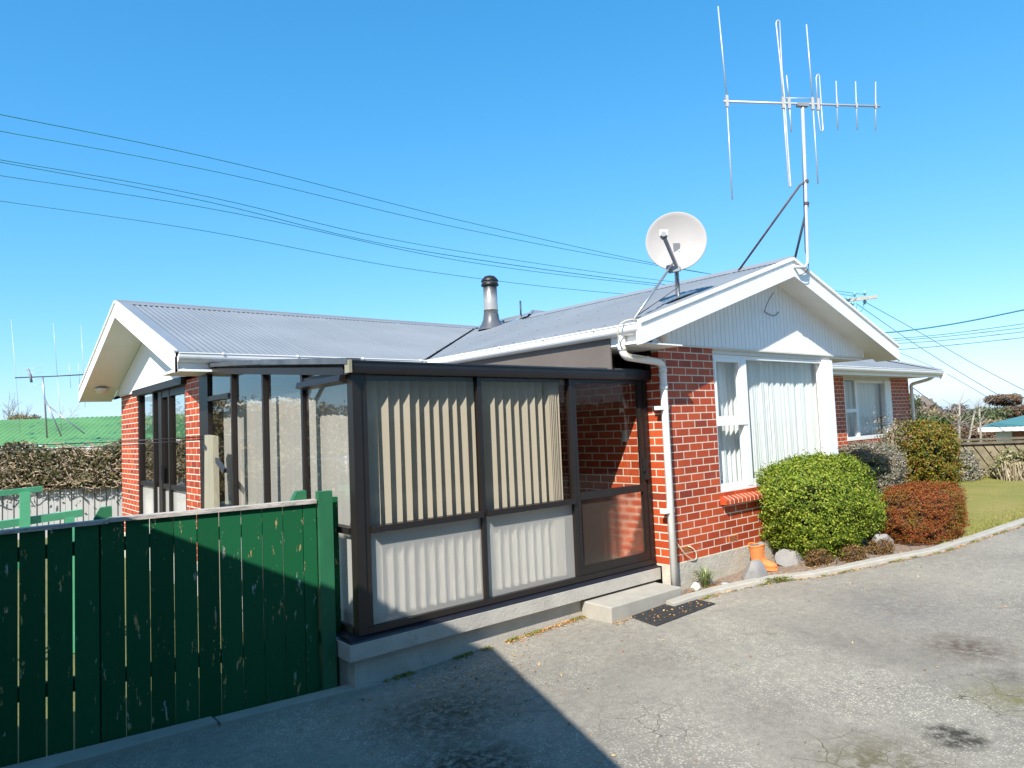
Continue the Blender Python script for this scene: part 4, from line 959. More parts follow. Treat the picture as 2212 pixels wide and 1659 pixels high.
# top-hung sash pushed open in the near pane
quad('pane', [(XC, 1.10, 2.03), (XC, 0.26, 2.03), (XC, 0.26, ztop(0.26)-0.035), (XC, 1.10, ztop(1.1)-0.035)], 'glass_side', cons)
side('rail', 0.262, 1.099, 2.045, 2.072, XC-0.03, XC+0.03)
ang = math.radians(0.0); dxs, dzs = -math.sin(ang), -math.cos(ang)
sa = MB()
def sp_(y, l): return (XC-0.02+dxs*l, y, 2.030+dzs*l)
sash = MB().prism([(XC-0.10, 0.262, 1.985), (XC-0.02, 0.262, 1.965), (XC-0.02, 0.262, 2.035), (XC-0.085, 0.262, 2.035)], (0, 0.85, 0)).build('awning_sash', 'bronze', cons)
quad('pane', [sp_(1.10, 0.05), sp_(0.26, 0.05), sp_(0.26, 1.205), sp_(1.10, 1.205)], 'glass_side', sash)
# roof and upper flashing
MB().prism([(XC-0.02, 0.175, 2.12), (XC-0.02, 4.27, 2.455), (XC-0.02, 4.27, 2.47), (XC-0.02, 0.175, 2.13)], (0.0-XC, 0, 0)).build('roof_sheet', 'flash_dark', cons)
for i in range(8):
    a = XC-0.02+i*0.442
    MB().box((a+0.002, 0.18, 2.131), (a+0.440, 0.24, 2.146-0.002*(i % 3))).build('roof_flashing', 'flash_dark', cons)

# vertical blinds
def slat_mesh(w, h, mat='blind'):
    V = []
    for z in (0, h):
        for k in range(5): t = -w/2+w*k/4; V.append((t, 0.006*math.cos(math.pi*(k-2)/4), z))
    return meshdata('slat', V, [(k, k+1, 5+k+1, 5+k) for k in range(4)], mat, True)
SM = slat_mesh(0.127, 1.90)
def blind(name, base, label, places):
    t = thing(name, base, label, 'blind', 'vertical blinds in the conservatory')
    for (x, y, rz) in places:
        o = bpy.data.objects.new('slat', SM); o.location = (x, y, 0.09); o.rotation_euler = (random.gauss(0, 0.004), random.gauss(0, 0.004), rz); link(o, t)
    return t
P1 = [(-3.40+0.1*i, 0.278, -math.radians(46)+random.gauss(0, 0.05)) for i in range(11)]
bl1 = blind('vertical_blind', (-2.9, 0.292, 0.0), 'beige vertical blind behind the front pane nearest the corner post', P1)
box('head_rail', (-3.46, 0.262, 1.99), (-2.36, 0.31, 2.03), 'bronze', bl1)
P2 = [(-2.28+0.1*i, 0.278, -math.radians(46)+random.gauss(0, 0.05)) for i in range(8)]+[(-1.475+0.02*i, 0.278, -math.radians(72)+random.gauss(0, 0.03)) for i in range(7)]
bl2 = blind('vertical_blind', (-1.8, 0.292, 0.0), 'beige vertical blind bunched up at its end next to the conservatory door', P2)
box('head_rail', (-2.34, 0.262, 1.99), (-1.26, 0.31, 2.03), 'bronze', bl2)
P3 = [(-3.42, 0.50+0.112*i, math.pi/2+math.radians(14)+random.gauss(0, 0.16)) for i in range(30)]
bl3 = blind('vertical_blind', (-3.42, 2.1, 0.0), 'nearly closed beige vertical blind along the left side of the conservatory', P3)
box('head_rail', (-3.45, 0.45, 1.99), (-3.39, 3.85, 2.03), 'bronze', bl3)

# concrete step, mat
st = MB().box((-1.19, -0.215, -0.42), (-0.095, 0.18, -0.18)).build('doorstep', 'concrete', None)
tag(st, 'grey concrete step below the conservatory door', 'step')
mod = st.modifiers.new('bevel', 'BEVEL'); mod.width = 0.012; mod.segments = 2
mt = thing('doormat', (-0.53, -0.40, -0.32), 'black rubber doormat scattered with leaves on the asphalt by the step', 'mat')
mz = -0.315
def mzf(x): return gz(x, 0)+0.006
A_, B_, C_, D_ = (-0.935, -0.235), (-1.005, -0.60), (-0.075, -0.60), (-0.055, -0.225)
V = [(*p, mzf(p[0])) for p in (A_, B_, C_, D_)]+[(*p, mzf(p[0])+0.012) for p in (A_, B_, C_, D_)]
MB().add(V, [(0, 3, 2, 1), (4, 5, 6, 7), (0, 1, 5, 4), (1, 2, 6, 5), (2, 3, 7, 6), (3, 0, 4, 7)]).build('mat_base', 'rubber', mt)
mb = MB()
for i in range(44):
    for j in range(17):
        u, v = (i+0.5+0.5*(j % 2))/45, (j+0.5)/17
        x = (A_[0]*(1-u)+D_[0]*u)*(1-v)+(B_[0]*(1-u)+C_[0]*u)*v; y = (A_[1]*(1-u)+D_[1]*u)*(1-v)+(B_[1]*(1-u)+C_[1]*u)*v
        mb.lathe((x, y, mzf(x)+0.011), [(0.0085, 0), (0.0085, 0.006), (0.005, 0.0062), (0.005, 0.002)], 6)
mb.build('rubber_rings', 'rubber', mt, kind='stuff')

# ------------------------------------------------------------------ green paling fence
def fy(x): return 0.374-0.16*(x+3.87)
fd = np.array([-0.9874, 0.158, 0.0]); fnrm = np.array([-0.158, -0.9874, 0.0])
fence = thing('paling_fence', (-4.8, 0.52, -0.43), 'dark green paling fence with peeling paint and a weathered top rail', 'fence')
F0 = np.array([-3.845, fy(-3.845), 0.0])
pal = None
def on_fence(d, n, z): p = F0+fd*d+fnrm*n; return (p[0], p[1], z)
widths = [0.105]+[0.150]*15; d = 0.0
gaps = {1: 0.004, 2: 0.003, 3: 0.004, 4: 0.003, 5: 0.008, 6: 0.003, 7: 0.003, 8: 0.004, 9: 0.009, 10: 0.010, 11: 0.011, 12: 0.010, 13: 0.006, 14: 0.005}
for i, wd in enumerate(widths):
    g_ = gaps.get(i, 0.004); a, b2 = d+g_*0.5, d+wd-g_*0.5
    zb = gz(-4, 0)-0.03+random.uniform(-0.004, 0.004)
    o = MB().prism([on_fence(a, 0, zb), on_fence(b2, 0, zb), on_fence(b2-random.uniform(0, 0.003), 0, 1.035), on_fence(a, 0, 1.035)], tuple(-fnrm*0.02)).build('board', 'green', fence); d += wd
Lf = d
nm = MB(); d = 0.0
for wd in widths:
    for q in (0.25, 0.75):
        for z in (0.90, 0.86, 0.02, -0.02): nm.lathe(on_fence(d+wd*q+random.uniform(-0.008, 0.008), 0.0005, z+random.uniform(-0.01, 0.01)), [(0.0, 0.001), (0.0035, 0.001), (0.0035, 0.0)], 6, tuple(fnrm))
    d += wd
nm.build('nails', 'rust', fence, kind='stuff')
for z in (0.88, 0.0): MB().prism([on_fence(-0.02, -0.021, z-0.045), on_fence(Lf, -0.021, z-0.045), on_fence(Lf, -0.021, z+0.045), on_fence(-0.02, -0.021, z+0.045)], tuple(-fnrm*0.045)).build('rail', 'green', fence)
MB().prism([on_fence(-0.0, 0.025, 1.037), on_fence(1.40, 0.025, 1.037), on_fence(1.40, 0.025, 1.064), on_fence(0.0, 0.025, 1.066)], tuple(-fnrm*0.10)).build('top_rail', 'weathered', fence)
MB().prism([on_fence(1.402, 0.022, 1.030), on_fence(Lf, 0.022, 1.016), on_fence(Lf, 0.022, 1.040), on_fence(1.402, 0.022, 1.056)], tuple(-fnrm*0.09)).build('top_rail', 'weathered', fence)
for dd in (0.055, 1.38):
    MB().prism([on_fence(dd, -0.067, -0.44), on_fence(dd+0.11, -0.067, -0.44), on_fence(dd+0.11, -0.067, 1.06), on_fence(dd+0.07, -0.067, 1.13), on_fence(dd, -0.067, 1.135)], tuple(-fnrm*0.09)).build('post', 'greenpost', fence)
gp = MB().prism([(-3.842, fy(-3.84)-0.045, -0.46), (-3.735, fy(-3.84)-0.06, -0.46), (-3.735, fy(-3.84)-0.06, 1.125), (-3.842, fy(-3.84)-0.045, 1.125)], (0.014, 0.09, 0)).build('gate_post', 'greenpost', None)
tag(gp, 'square green timber post at the right end of the paling fence', 'post')
gp2 = MB().prism([(-3.700, 0.47, -0.46), (-3.62, 0.455, -0.46), (-3.62, 0.455, 1.06), (-3.700, 0.47, 1.06)], (0.01, 0.05, 0)).build('post', 'green', None)
tag(gp2, 'dark green timber upright wedged between fence post and conservatory', 'post')
# concrete edging under the fence
cs = MB()
cs.prism([(-6.4, fy(-6.4)-0.30, gz(-6, 0)-0.05), (-4.62, fy(-4.62)-0.16, gz(-4.6, 0)-0.05), (-4.62, fy(-4.62)-0.02, gz(-4.6, 0)-0.05), (-6.4, fy(-6.4)-0.02, gz(-6, 0)-0.05)], (0, 0, 0.085))
tag(cs.build('edging_slab', 'concrete'), 'flat concrete edging slab at the foot of the green fence', 'slab')
cs = MB().prism([(-4.60, fy(-4.6)-0.17, gz(-4.6, 0)-0.05), (-3.45, fy(-3.5)-0.20, gz(-3.5, 0)-0.05), (-3.5, fy(-3.5)-0.05, gz(-3.5, 0)-0.05), (-4.60, fy(-4.6)-0.02, gz(-4.6, 0)-0.05)], (0, 0, 0.075))
tag(cs.build('edging_slab', 'concrete'), 'short concrete edging slab between fence post and plinth corner', 'slab')
# pale plank leaning on the conservatory glass
pk = thing('leaning_plank', (-3.72, 3.3, -0.45), 'pale rough-sawn timber plank standing against the conservatory side glass', 'plank')
MB().prism([(-3.66, 3.62, 1.62), (-3.66, 3.32, 1.60), (-3.76, 2.98, -0.45), (-3.76, 3.40, -0.45)], (-0.06, 0, 0)).build('board', 'palewood', pk)
tube('clothes_line', [(-3.72, 3.70, 1.60), (-4.6, 4.6, 1.585), (-7.5, 7.6, 1.6)], 0.006, 'black', None, 5)
tag(bpy.data.objects['clothes_line'], 'upper of two dark wires strung past the brick pier', 'wire', 'garden wires strung past the brick pier')
tube('clothes_line.001', [(-3.72, 3.70, 1.57), (-4.6, 4.6, 1.535), (-7.5, 7.6, 1.54)], 0.006, 'black', None, 5)
tag(bpy.data.objects['clothes_line.001'], 'lower of two dark wires strung past the brick pier', 'wire', 'garden wires strung past the brick pier')
MB().beam((-3.72, 3.62, 1.50), (-3.68, 3.05, 1.22), 0.03, 0.05).build('strut', 'darkmetal', pk)
# light green rail frame in the yard
gr = thing('garden_railing', (-5.1, 3.2, -0.45), 'light green timber railing frame in the yard behind the fence', 'railing')
MB().beam((-6.6, 3.0, 1.13), (-5.32, 3.3, 1.16), 0.05, 0.05).build('rail', 'greenrail', gr)
MB().beam((-6.6, 3.05, 0.82), (-4.98, 3.35, 0.89), 0.07, 0.07).build('rail', 'greenrail', gr)
MB().beam((-6.6, 3.0, 0.44), (-5.42, 3.25, 0.48), 0.05, 0.09).build('rail', 'greenrail', gr)
MB().box((-5.50, 3.20, -0.45), (-5.42, 3.27, 1.14)).build('post', 'greenrail', gr)
MB().box((-5.13, 3.28, -0.45), (-5.05, 3.35, 0.86)).build('post', 'greenrail', gr)

# grey fence with vine at the back of the yard
gf = thing('sheet_fence', (-3.9, 13.5, -0.45), 'grey vertical sheet fence with brown capping at the back of the yard', 'fence')
a0 = np.array([-7.5, 16.6, 0]); a1 = np.array([-1.2, 11.3, 0]); dv = (a1-a0); Lg = np.linalg.norm(dv); dv /= Lg; nv = np.array([dv[1], -dv[0], 0])
k = 0; x = 0
while x < Lg:
    p = a0+dv*x; q = a0+dv*min(x+0.245, Lg)
    MB().prism([(p[0], p[1], -0.6), (q[0], q[1], -0.6), (q[0], q[1], 0.60), (p[0], p[1], 0.60)], tuple(-nv*0.012)).build('panel', 'greypaint_fence', gf)
    r_ = a0+dv*(x+0.125)+nv*0.014
    MB().beam((r_[0], r_[1], -0.6), (r_[0], r_[1], 0.60), 0.016, 0.028, (nv[0], nv[1], 0)).build('rib', 'greypaint_fence', gf); x += 0.255
MB().beam((a0[0], a0[1], 0.635), (a1[0], a1[1], 0.635), 0.12, 0.06).build('capping', 'brownwood', gf)
gq = a1-dv*1.05+nv*0.05; MB().beam((gq[0], gq[1], -0.6), (gq[0], gq[1], 0.66), 0.06, 0.06, (1, 0, 0)).build('post', 'white_board', gf)
vine = thing('vine_hedge', (-3.9, 13.9, 0.6), 'tangled dry climbing vine heaped along the top of the grey fence', 'vine')
n = 15000; s_l = rng.random(n)*Lg; hh = np.abs(rng.normal(0, 1, n)); top = 1.55+0.10*np.sin(s_l*2.1)+0.06*np.sin(s_l*5.3)
zz = 0.70+(top-0.70)*rng.random(n)**0.8; dp_ = rng.normal(0, 0.22, n)-0.1
P = a0[None, :]+dv[None, :]*s_l[:, None]-nv[None, :]*dp_[:, None]; P[:, 2] = zz
o = link(bpy.data.objects.new('foliage', fastmesh('foliage', leaf_quads(P, np.tile(nv, (n, 1)), 0.045, 0.8), 4, 'leaf_vine')), vine); o['kind'] = 'stuff'
mb = MB()
for i in range(520):
    s0 = random.uniform(Lg*0.35, Lg*0.9) if i < 390 else random.uniform(0, Lg); p = a0+dv*s0+nv*random.uniform(-0.1, 0.34)
    pts = []; z = random.uniform(0.62, 1.2); hd = random.choice((-1, 1))
    for j in range(6):
        pts.append((p[0], p[1], z)); p = p+dv*hd*random.uniform(0.04, 0.24)+nv*random.uniform(-0.06, 0.06); z += random.uniform(-0.12, 0.22)
        z = min(z, 1.62)
        if z < 0.5: z = 0.55
    mb.tube(pts, random.uniform(0.008, 0.02), 4, False)
mb.build('stems', 'vinestem', vine, kind='stuff')
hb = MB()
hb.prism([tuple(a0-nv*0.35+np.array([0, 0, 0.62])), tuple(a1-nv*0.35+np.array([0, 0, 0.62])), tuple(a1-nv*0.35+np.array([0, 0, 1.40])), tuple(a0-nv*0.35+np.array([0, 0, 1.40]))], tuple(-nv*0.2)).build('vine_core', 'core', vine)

# neighbour house with green roof at left
nh = thing('neighbour_house', (-3, 27, -1.2), 'low neighbouring house with green iron roof behind the vine', 'house')
ea, eb = np.array([-7.0, 29.5, 1.62]), np.array([3.0, 25.0, 1.62]); ed = (eb-ea)/np.linalg.norm(eb-ea); en = np.array([-ed[1], ed[0], 0])*-1
if en@(CAM-ea) > 0: en = -en
def rq(sa, sb, ta, tb, za, zb): return [tuple(ea+ed*sa+en*ta+np.array([0, 0, za-1.62])), tuple(ea+ed*sb+en*ta+np.array([0, 0, za-1.62])), tuple(ea+ed*sb+en*tb+np.array([0, 0, zb-1.62])), tuple(ea+ed*sa+en*tb+np.array([0, 0, zb-1.62]))]
def corr_plane(s0, s1, t0, t1, z0, z1, clip0=0.0, clip1=0.0, name='roof_sheet', mat='greenroof'):
    n = int((s1-s0)/0.19*4); V = []
    for i in range(n+1):
        s = s0+(s1-s0)*i/n; h = 0.018*math.cos(2*math.pi*s/0.19)
        f1 = 1.0
        if clip0: f1 = min(f1, max(0, (s-s0)/clip0))
        if clip1: f1 = min(f1, max(0, (s1-s)/clip1))
        for f in (0, f1):
            t_ = t0+(t1-t0)*f; V.append(ea+ed*s+en*t_+np.array([0, 0, z0+(z1-z0)*f-1.62+h]))
    MB().add(V, [(2*i, 2*i+2, 2*i+3, 2*i+1) for i in range(n)]).build(name, mat, nh, True)
corr_plane(-3.2, 11, 0, 4.0, 1.66, 2.78, clip0=3.6)
corr_plane(4.6, 11, -1.6, 2.6, 1.50, 2.45, clip0=4.2)
MB().prism(rq(-3.2, 11, -0.05, -0.05, 1.50, 1.64), tuple(en*0.1)).build('gutter', 'white', nh)
MB().prism(rq(4.6, 11, -1.65, -1.65, 1.36, 1.50), tuple(en*0.1)).build('gutter', 'white', nh)
MB().prism(rq(-2.8, 11, 0.5, 0.5, -1.4, 1.5), tuple(en*0.2)).build('wall', 'cream', nh)
MB().prism(rq(4.9, 11, -1.1, -1.1, -1.4, 1.38), tuple(en*0.2)).build('wall', 'cream', nh)
# neighbour antenna
def pt(ix, iy, dist):      # world point seen in the photograph at a given distance along the view axis
    v = fw+rt*(ix-1106)/FPX-up*(iy-829.5)/FPX; return CAM+v*dist
na = thing('tv_antenna', tuple(pt(102, 945, 25)), 'distant television antenna on a braced mast above the green roof', 'antenna', 'television antennas')
D_ = 25.0
def nt_tube(name, pts, r, mat='steel'): return tube(name, [tuple(pt(*p, D_)) for p in pts], r, mat, na, 6)
nt_tube('mast', [(102, 946), (97, 870), (92, 815)], 0.03)
nt_tube('brace', [(97, 862), (133, 943)], 0.025); nt_tube('brace', [(98, 872), (183, 937)], 0.022)
nt_tube('boom', [(33, 816), (110, 813), (184, 809)], 0.022, 'darkmetal')
for p in (((24, 690), (44, 935)), ((115, 697), (124, 815)), ((124, 815), (133, 930)), ((175, 702), (184, 880)), ((149, 783), (153, 838)), ((169, 784), (172, 830))):
    nt_tube('rod', p, 0.007, 'alu')
nt_tube('feeder', [(60, 797), (66, 812), (68, 826)], 0.045, 'dishgrey')
for p in (((39, 797), (90, 794)), ((39, 807), (90, 804)), ((43, 822), (92, 818)), ((45, 835), (92, 829))): nt_tube('grid_bar', p, 0.006, 'alu')
# bare trees behind the green roof
def bare_tree(name, base, h, label, seed, spread=0.5, group=None, mat='bark', r0=0.10, lv=5):
    t = thing(name, base, label, 'tree', group); r = random.Random(seed); tr = MB(); br = MB()
    def grow(p, d, L, rad, lev, mb_):
        q = p+d*L; m = p+d*L*0.5+np.array([r.uniform(-1, 1), r.uniform(-1, 1), 0])*L*0.05
        mb_.tube([p, m, q], [rad, rad*0.8, rad*0.6], 5 if lev < 2 else 3, False)
        if lev >= lv: return
        for k in range(r.choice((2, 3, 3))):
            nd = d+np.array([r.gauss(0, spread), r.gauss(0, spread), r.gauss(0.12, spread*0.5)]); nd /= np.linalg.norm(nd)
            grow(q if k else m*0.3+q*0.7, nd, L*r.uniform(0.6, 0.85), rad*0.58, lev+1, br)
    grow(np.array(base, float), np.array([0, 0, 1.0]), h*0.3, r0, 0, tr)
    tr.build('trunk', mat, t, True); br.build('branches', mat, t, True); return t
bare_tree('bare_tree', tuple(pt(25, 960, 44)-np.array([0, 0, 2.2])), 6.0, 'bare leafless tree showing above the left end of the green roof', 4, 0.45)
bare_tree('bare_tree', tuple(pt(70, 960, 42)-np.array([0, 0, 2.2])), 5.0, 'twiggy bare tree with brown tips between antenna mast and left edge', 9, 0.5)
tree('small_tree', tuple(pt(58, 960, 43)-np.array([0, 0, 2])), 4, tuple(pt(58, 905, 43)), (1.0, 1.0, 0.75), 2500, 0.05, 'leaf_hill3', 'brownish bushy treetop poking above the green roof', seed=5, trunk_r=0.08)

# ------------------------------------------------------------------ satellite dish
dish = thing('satellite_dish', (0.507, 0.066, 2.96), 'round pale satellite dish on a steel mast at the roof edge', 'satellite dish')
dc = np.array([0.41, -0.02, 3.61]); dn = CAM+np.array([0.3, 0.0, 2.4])-dc; dn /= np.linalg.norm(dn)
prof = [(0.0, -0.075)]+[(0.335*k/10, -0.075+0.075*(k/10)**2) for k in range(1, 11)]+[(0.343, 0.0), (0.343, -0.016), (0.332, -0.014)]+[(0.332*k/8, -0.085+0.07*(k/8)**2) for k in range(7, -1, -1)]
MB().lathe(dc, prof, 44, dn).build('reflector', 'dish', dish, True)
du = np.array([0, 0, 1.]) - dn*dn[2]; du /= np.linalg.norm(du); dr = np.cross(du, dn)
def dpnt(a, b, c): return tuple(dc+dr*a+du*b+dn*c)
sgn = 1 if (dr@rt) > 0 else -1
MB().beam(dpnt(0.05*-sgn*-1*0.0, -0.33, 0.02), dpnt(-0.13*sgn, -0.06, 0.36), 0.032, 0.034).build('arm', 'dishgrey', dish)
MB().beam(dpnt(-0.10*sgn, -0.345, 0.0), dpnt(0.03*sgn, -0.335, 0.03), 0.05, 0.05).build('arm_bracket', 'dishgrey', dish)
MB().lathe(dpnt(-0.135*sgn, -0.03, 0.36), [(0.0, -0.06), (0.03, -0.06), (0.03, 0.0), (0.04, 0.0), (0.04, 0.05), (0.0, 0.05)], 12, tuple(-dn)).build('feed_horn', 'dishgrey', dish)
MB().beam(dpnt(-0.18*sgn, -0.005, 0.37), dpnt(-0.09*sgn, -0.012, 0.37), 0.05, 0.06).build('feed_cap', 'white', dish)
for a, b in ((0.03, -0.10), (-0.05, -0.10), (0.03, -0.20)): MB().lathe(dpnt(a*sgn, b, -0.064), [(0.0, 0.004), (0.009, 0.003), (0.009, 0)], 8, tuple(dn)).build('bolt', 'steel', dish)
tube('mast', [(0.507, 0.066, 2.955), (0.505, 0.066, 3.52)], 0.026, 'steel', dish, 12)
MB().beam((0.505, 0.066, 3.45), tuple(dc-dn*0.08), 0.07, 0.09).build('mount', 'dishgrey', dish)
tube('stay', [(-0.52, -0.12, 2.63), (0.48, 0.05, 3.42)], 0.014, 'steel', dish, 8)
MB().prism([(0.26, -0.02, 2.905), (0.76, -0.02, 3.065), (0.76, 0.13, 3.065), (0.26, 0.13, 2.905)], (0, 0, 0.014)).build('base_plate', 'steel', dish)
tube('cable', arc((0.49, 0.06, 3.5), (0.40, 0.02, 3.3), (0.49, 0.03, 3.1), 6)+[(-0.5, -0.1, 2.645)], 0.005, 'black', dish, 5)

# ------------------------------------------------------------------ roof television antenna
ta = thing('tv_antenna', (2.41, -0.40, 3.30), 'large television antenna on a tall bent mast at the front gable', 'antenna', 'television antennas')
AD = 9.1
def ap(ix, iy, dd=0.0):
    # vertical plane through the mast, square to the view direction
    h = np.array([math.sin(RZ+math.radians(80.6)), math.cos(RZ+math.radians(80.6)), 0]); nn = np.array([-h[1], h[0], 0])
    base = np.array([2.55, -0.42, 3.5]); v = fw+rt*(ix-1106)/FPX-up*(iy-829.5)/FPX
    t = ((base-CAM)@nn)/(v@nn); return CAM+v*t+nn*dd
at = lambda name, pts, r, mat='alu', n=8: tube(name, [tuple(ap(*p)) for p in pts], r, mat, ta, n)
mast_pts = [(2.40, -0.365, 3.47), (2.44, -0.42, 3.455)]+[tuple(ap(1738, 578)), tuple(ap(1744, 568)), tuple(ap(1744.5, 556)), tuple(ap(1740, 400)), tuple(ap(1733.5, 232))]
tube('mast', mast_pts, 0.021, 'alu', ta, 10)
MB().beam(tuple(ap(1722, 226)), tuple(ap(1745, 227)), 0.06, 0.05).build('clamp', 'dishgrey', ta)
at('boom', [(1563, 219), (1901, 230)], 0.0155)
at('upper_boom', [(1697, 212), (1774, 213)], 0.007)
for p, r in ((((1551, 14), (1569.5, 205)), 0.0085), (((1569.5, 205), (1582, 432)), 0.0085), (((1742, 53), (1755, 210)), 0.0085), (((1755, 210), (1767, 397)), 0.0085),
             (((1699, 163), (1704, 210)), 0.0085), (((1704, 210), (1709.5, 285)), 0.0085), (((1806, 175), (1810, 280)), 0.0075), (((1848, 176), (1852, 281)), 0.0075), (((1891.5, 177), (1891.5, 283)), 0.0075)):
    at('rod', p, r)
at('folded_rod', [(1692, 225), (1687, 150), (1676.5, 52), (1677.5, 46), (1681, 43.5), (1684, 46), (1689, 150), (1696, 225), (1702, 320), (1708, 400), (1707, 404), (1704, 402), (1697, 300), (1692, 225)], 0.009)
at('folded_rod', [(1766, 225), (1763, 168), (1765, 162), (1768, 160), (1770, 164), (1774, 225), (1778, 280), (1775, 285), (1772, 282), (1768, 250), (1766, 225)], 0.008)
for ix, iy in ((1570, 219), (1691.5, 222), (1704, 223), (1755, 225), (1767, 226)): MB().beam(tuple(ap(ix-0.6, iy-12)), tuple(ap(ix+0.6, iy+12)), 0.035, 0.035, tuple(fw)).build('insulator_block', 'dish', ta)
for ix, iy in ((1808, 227), (1850, 228.5), (1891.5, 229.5)): MB().beam(tuple(ap(ix, iy-5)), tuple(ap(ix, iy+5)), 0.022, 0.03, tuple(fw)).build('element_clip', 'dish', ta)
tube('brace', [(2.37, 0.416, zR(2.37)+0.01), tuple(ap(1728, 400)), tuple(ap(1741, 392))], 0.015, 'rust', ta, 8)
tube('brace', [tuple(ap(1746, 437)), (2.95, 0.02, zR(2.95)-0.05)], 0.016, 'darkmetal', ta, 8)
for iy in (392, 440): MB().lathe(tuple(ap(1741.5, iy)), [(0.024, -0.02), (0.03, -0.02), (0.03, 0.02), (0.024, 0.02)], 10).build('clamp', 'rust', ta)
tube('cable', [tuple(ap(1737, 235, 0.02)), tuple(ap(1736, 300, 0.03)), tuple(ap(1739, 430, 0.03)), tuple(ap(1742, 540, 0.03))]+arc((2.62, -0.44, 3.56), (2.66, -0.47, 3.42), (2.48, -0.40, 3.36), 6), 0.005, 'black', ta, 5)

# ------------------------------------------------------------------ power pole and wires
pole_c = pt(1845, 646, 34)
pole = thing('utility_pole', (pole_c[0]-0.3, pole_c[1]+0.3, -3.0), 'timber utility pole crossarm with insulators beyond the gable', 'utility pole')
tube('pole', [(pole_c[0]-0.9, pole_c[1]+0.75, -3.2), (pole_c[0]-0.9, pole_c[1]+0.75, 7.6)], 0.16, 'crossarm', pole, 10)
MB().beam(tuple(pt(1790, 654, 34.4)), tuple(pt(1895, 641, 33.6)), 0.11, 0.14).build('crossarm', 'crossarm', pole)
for ix, iy in ((1868, 633), (1846, 636), (1868, 652), (1842, 656), (1832, 646)):
    MB().lathe(tuple(pt(ix, iy, 34)), [(0.0, 0.14), (0.06, 0.12), (0.05, 0.06), (0.09, 0.04), (0.09, -0.02), (0.04, -0.04), (0.04, -0.12), (0.0, -0.12)], 8).build('insulator', 'bluegreen', pole, True)
tube('jumper', [tuple(pt(1866, 655, 34)), tuple(pt(1864, 668, 34)), tuple(pt(1855, 678, 34)), tuple(pt(1851, 676, 34)), tuple(pt(1850, 660, 34))], 0.02, 'wire', pole, 5)
WG = 'power lines crossing the sky to the pole'
def wire(pts, label, r=0.011):
    P = [np.array(pt(*p)) for p in pts]; Q = []
    # smooth through points (Catmull-Rom)
    E = [2*P[0]-P[1]]+P+[2*P[-1]-P[-2]]
    for i in range(1, len(E)-2):
        for t in np.linspace(0, 1, 9)[:-1]:
            a, b, c, d = E[i-1], E[i], E[i+1], E[i+2]; Q.append(0.5*((2*b)+(-a+c)*t+(2*a-5*b+4*c-d)*t*t+(-a+3*b-3*c+d)*t**3))
    Q.append(P[-1])
    rr = [0.8*r*(0.6+0.55*np.linalg.norm(q-CAM)/20) for q in Q]
    o = MB().tube(Q, rr, 5, False).build('power_line', 'wire', None, True); return tag(o, label, 'power line', WG)
wire([(-60, 236, 11.0), (0, 247, 11.5), (520, 356, 15), (1050, 489, 21), (1530, 591, 28.5), (1866, 636, 34)], 'topmost power line in the sky left of the dish')
wire([(-60, 273, 11.5), (0, 283, 12), (500, 378, 15), (1000, 494, 20.5), (1405, 571, 27), (1846, 640, 34)], 'second power line from the top, just below the highest one')
wire([(-60, 336, 12.7), (0, 345, 13.2), (450, 425, 16), (900, 527, 21), (1430, 606, 28), (1832, 645, 34)], 'upper wire of the close pair of power lines in mid sky')
wire([(-60, 342, 12.8), (0, 350, 13.3), (450, 436, 16.1), (900, 540, 21.1), (1430, 614, 28.1), (1830, 648, 34)], 'lower wire of the close pair of power lines in mid sky')
wire([(-60, 372, 13.5), (0, 379, 14), (500, 459, 17), (1000, 564, 22.5), (1420, 617, 28.5), (1842, 656, 34)], 'power line passing just above the flue cowl level')
wire([(-60, 427, 15), (0, 434, 15.5), (450, 500, 18), (900, 583, 22.5), (1335, 634, 28), (1800, 662, 34)], 'lowest power line, passing directly behind the flue cowl')
G2 = 'service wires at the right of the sky'
def wire2(pts, label, r=0.011):
    o = wire(pts, label, r); o['group'] = G2
wire2([(1880, 721, 33.8), (1960, 714, 32), (2080, 696, 29), (2280, 655, 25)], 'thick dark cable nearest the top at the right edge of the sky', 0.024)
wire2([(1900, 734, 34), (2040, 722, 30), (2280, 690, 26)], 'faint wire just below the thick cable at right')
wire2([(1900, 738, 34), (2040, 727, 30), (2280, 700, 26)], 'middle of the thin wires running to the right edge')
wire2([(1900, 744, 34), (2040, 735, 30), (2280, 709, 26)], 'lower thin wire running nearly level to the right edge')
wire2([(1930, 756, 34), (2050, 746, 30), (2280, 722, 26)], 'bottom level wire sagging toward the right edge')
wire2([(1868, 652, 34), (1990, 720, 42), (2120, 795, 55), (2300, 888, 75)], 'outer of two wires slanting down right from the crossarm')
wire2([(1850, 656, 34), (1990, 752, 44), (2110, 826, 60), (2230, 895, 80)], 'inner of two wires slanting down right from the crossarm')
wire2([(1940, 760, 40), (2050, 810, 50), (2150, 868, 70)], 'short slanting wire below the rear gutter corner', 0.009)
wire2([(1966, 833, 20), (2030, 880, 40), (2060, 900, 60)], 'wire dropping away from the rear downpipe', 0.012)

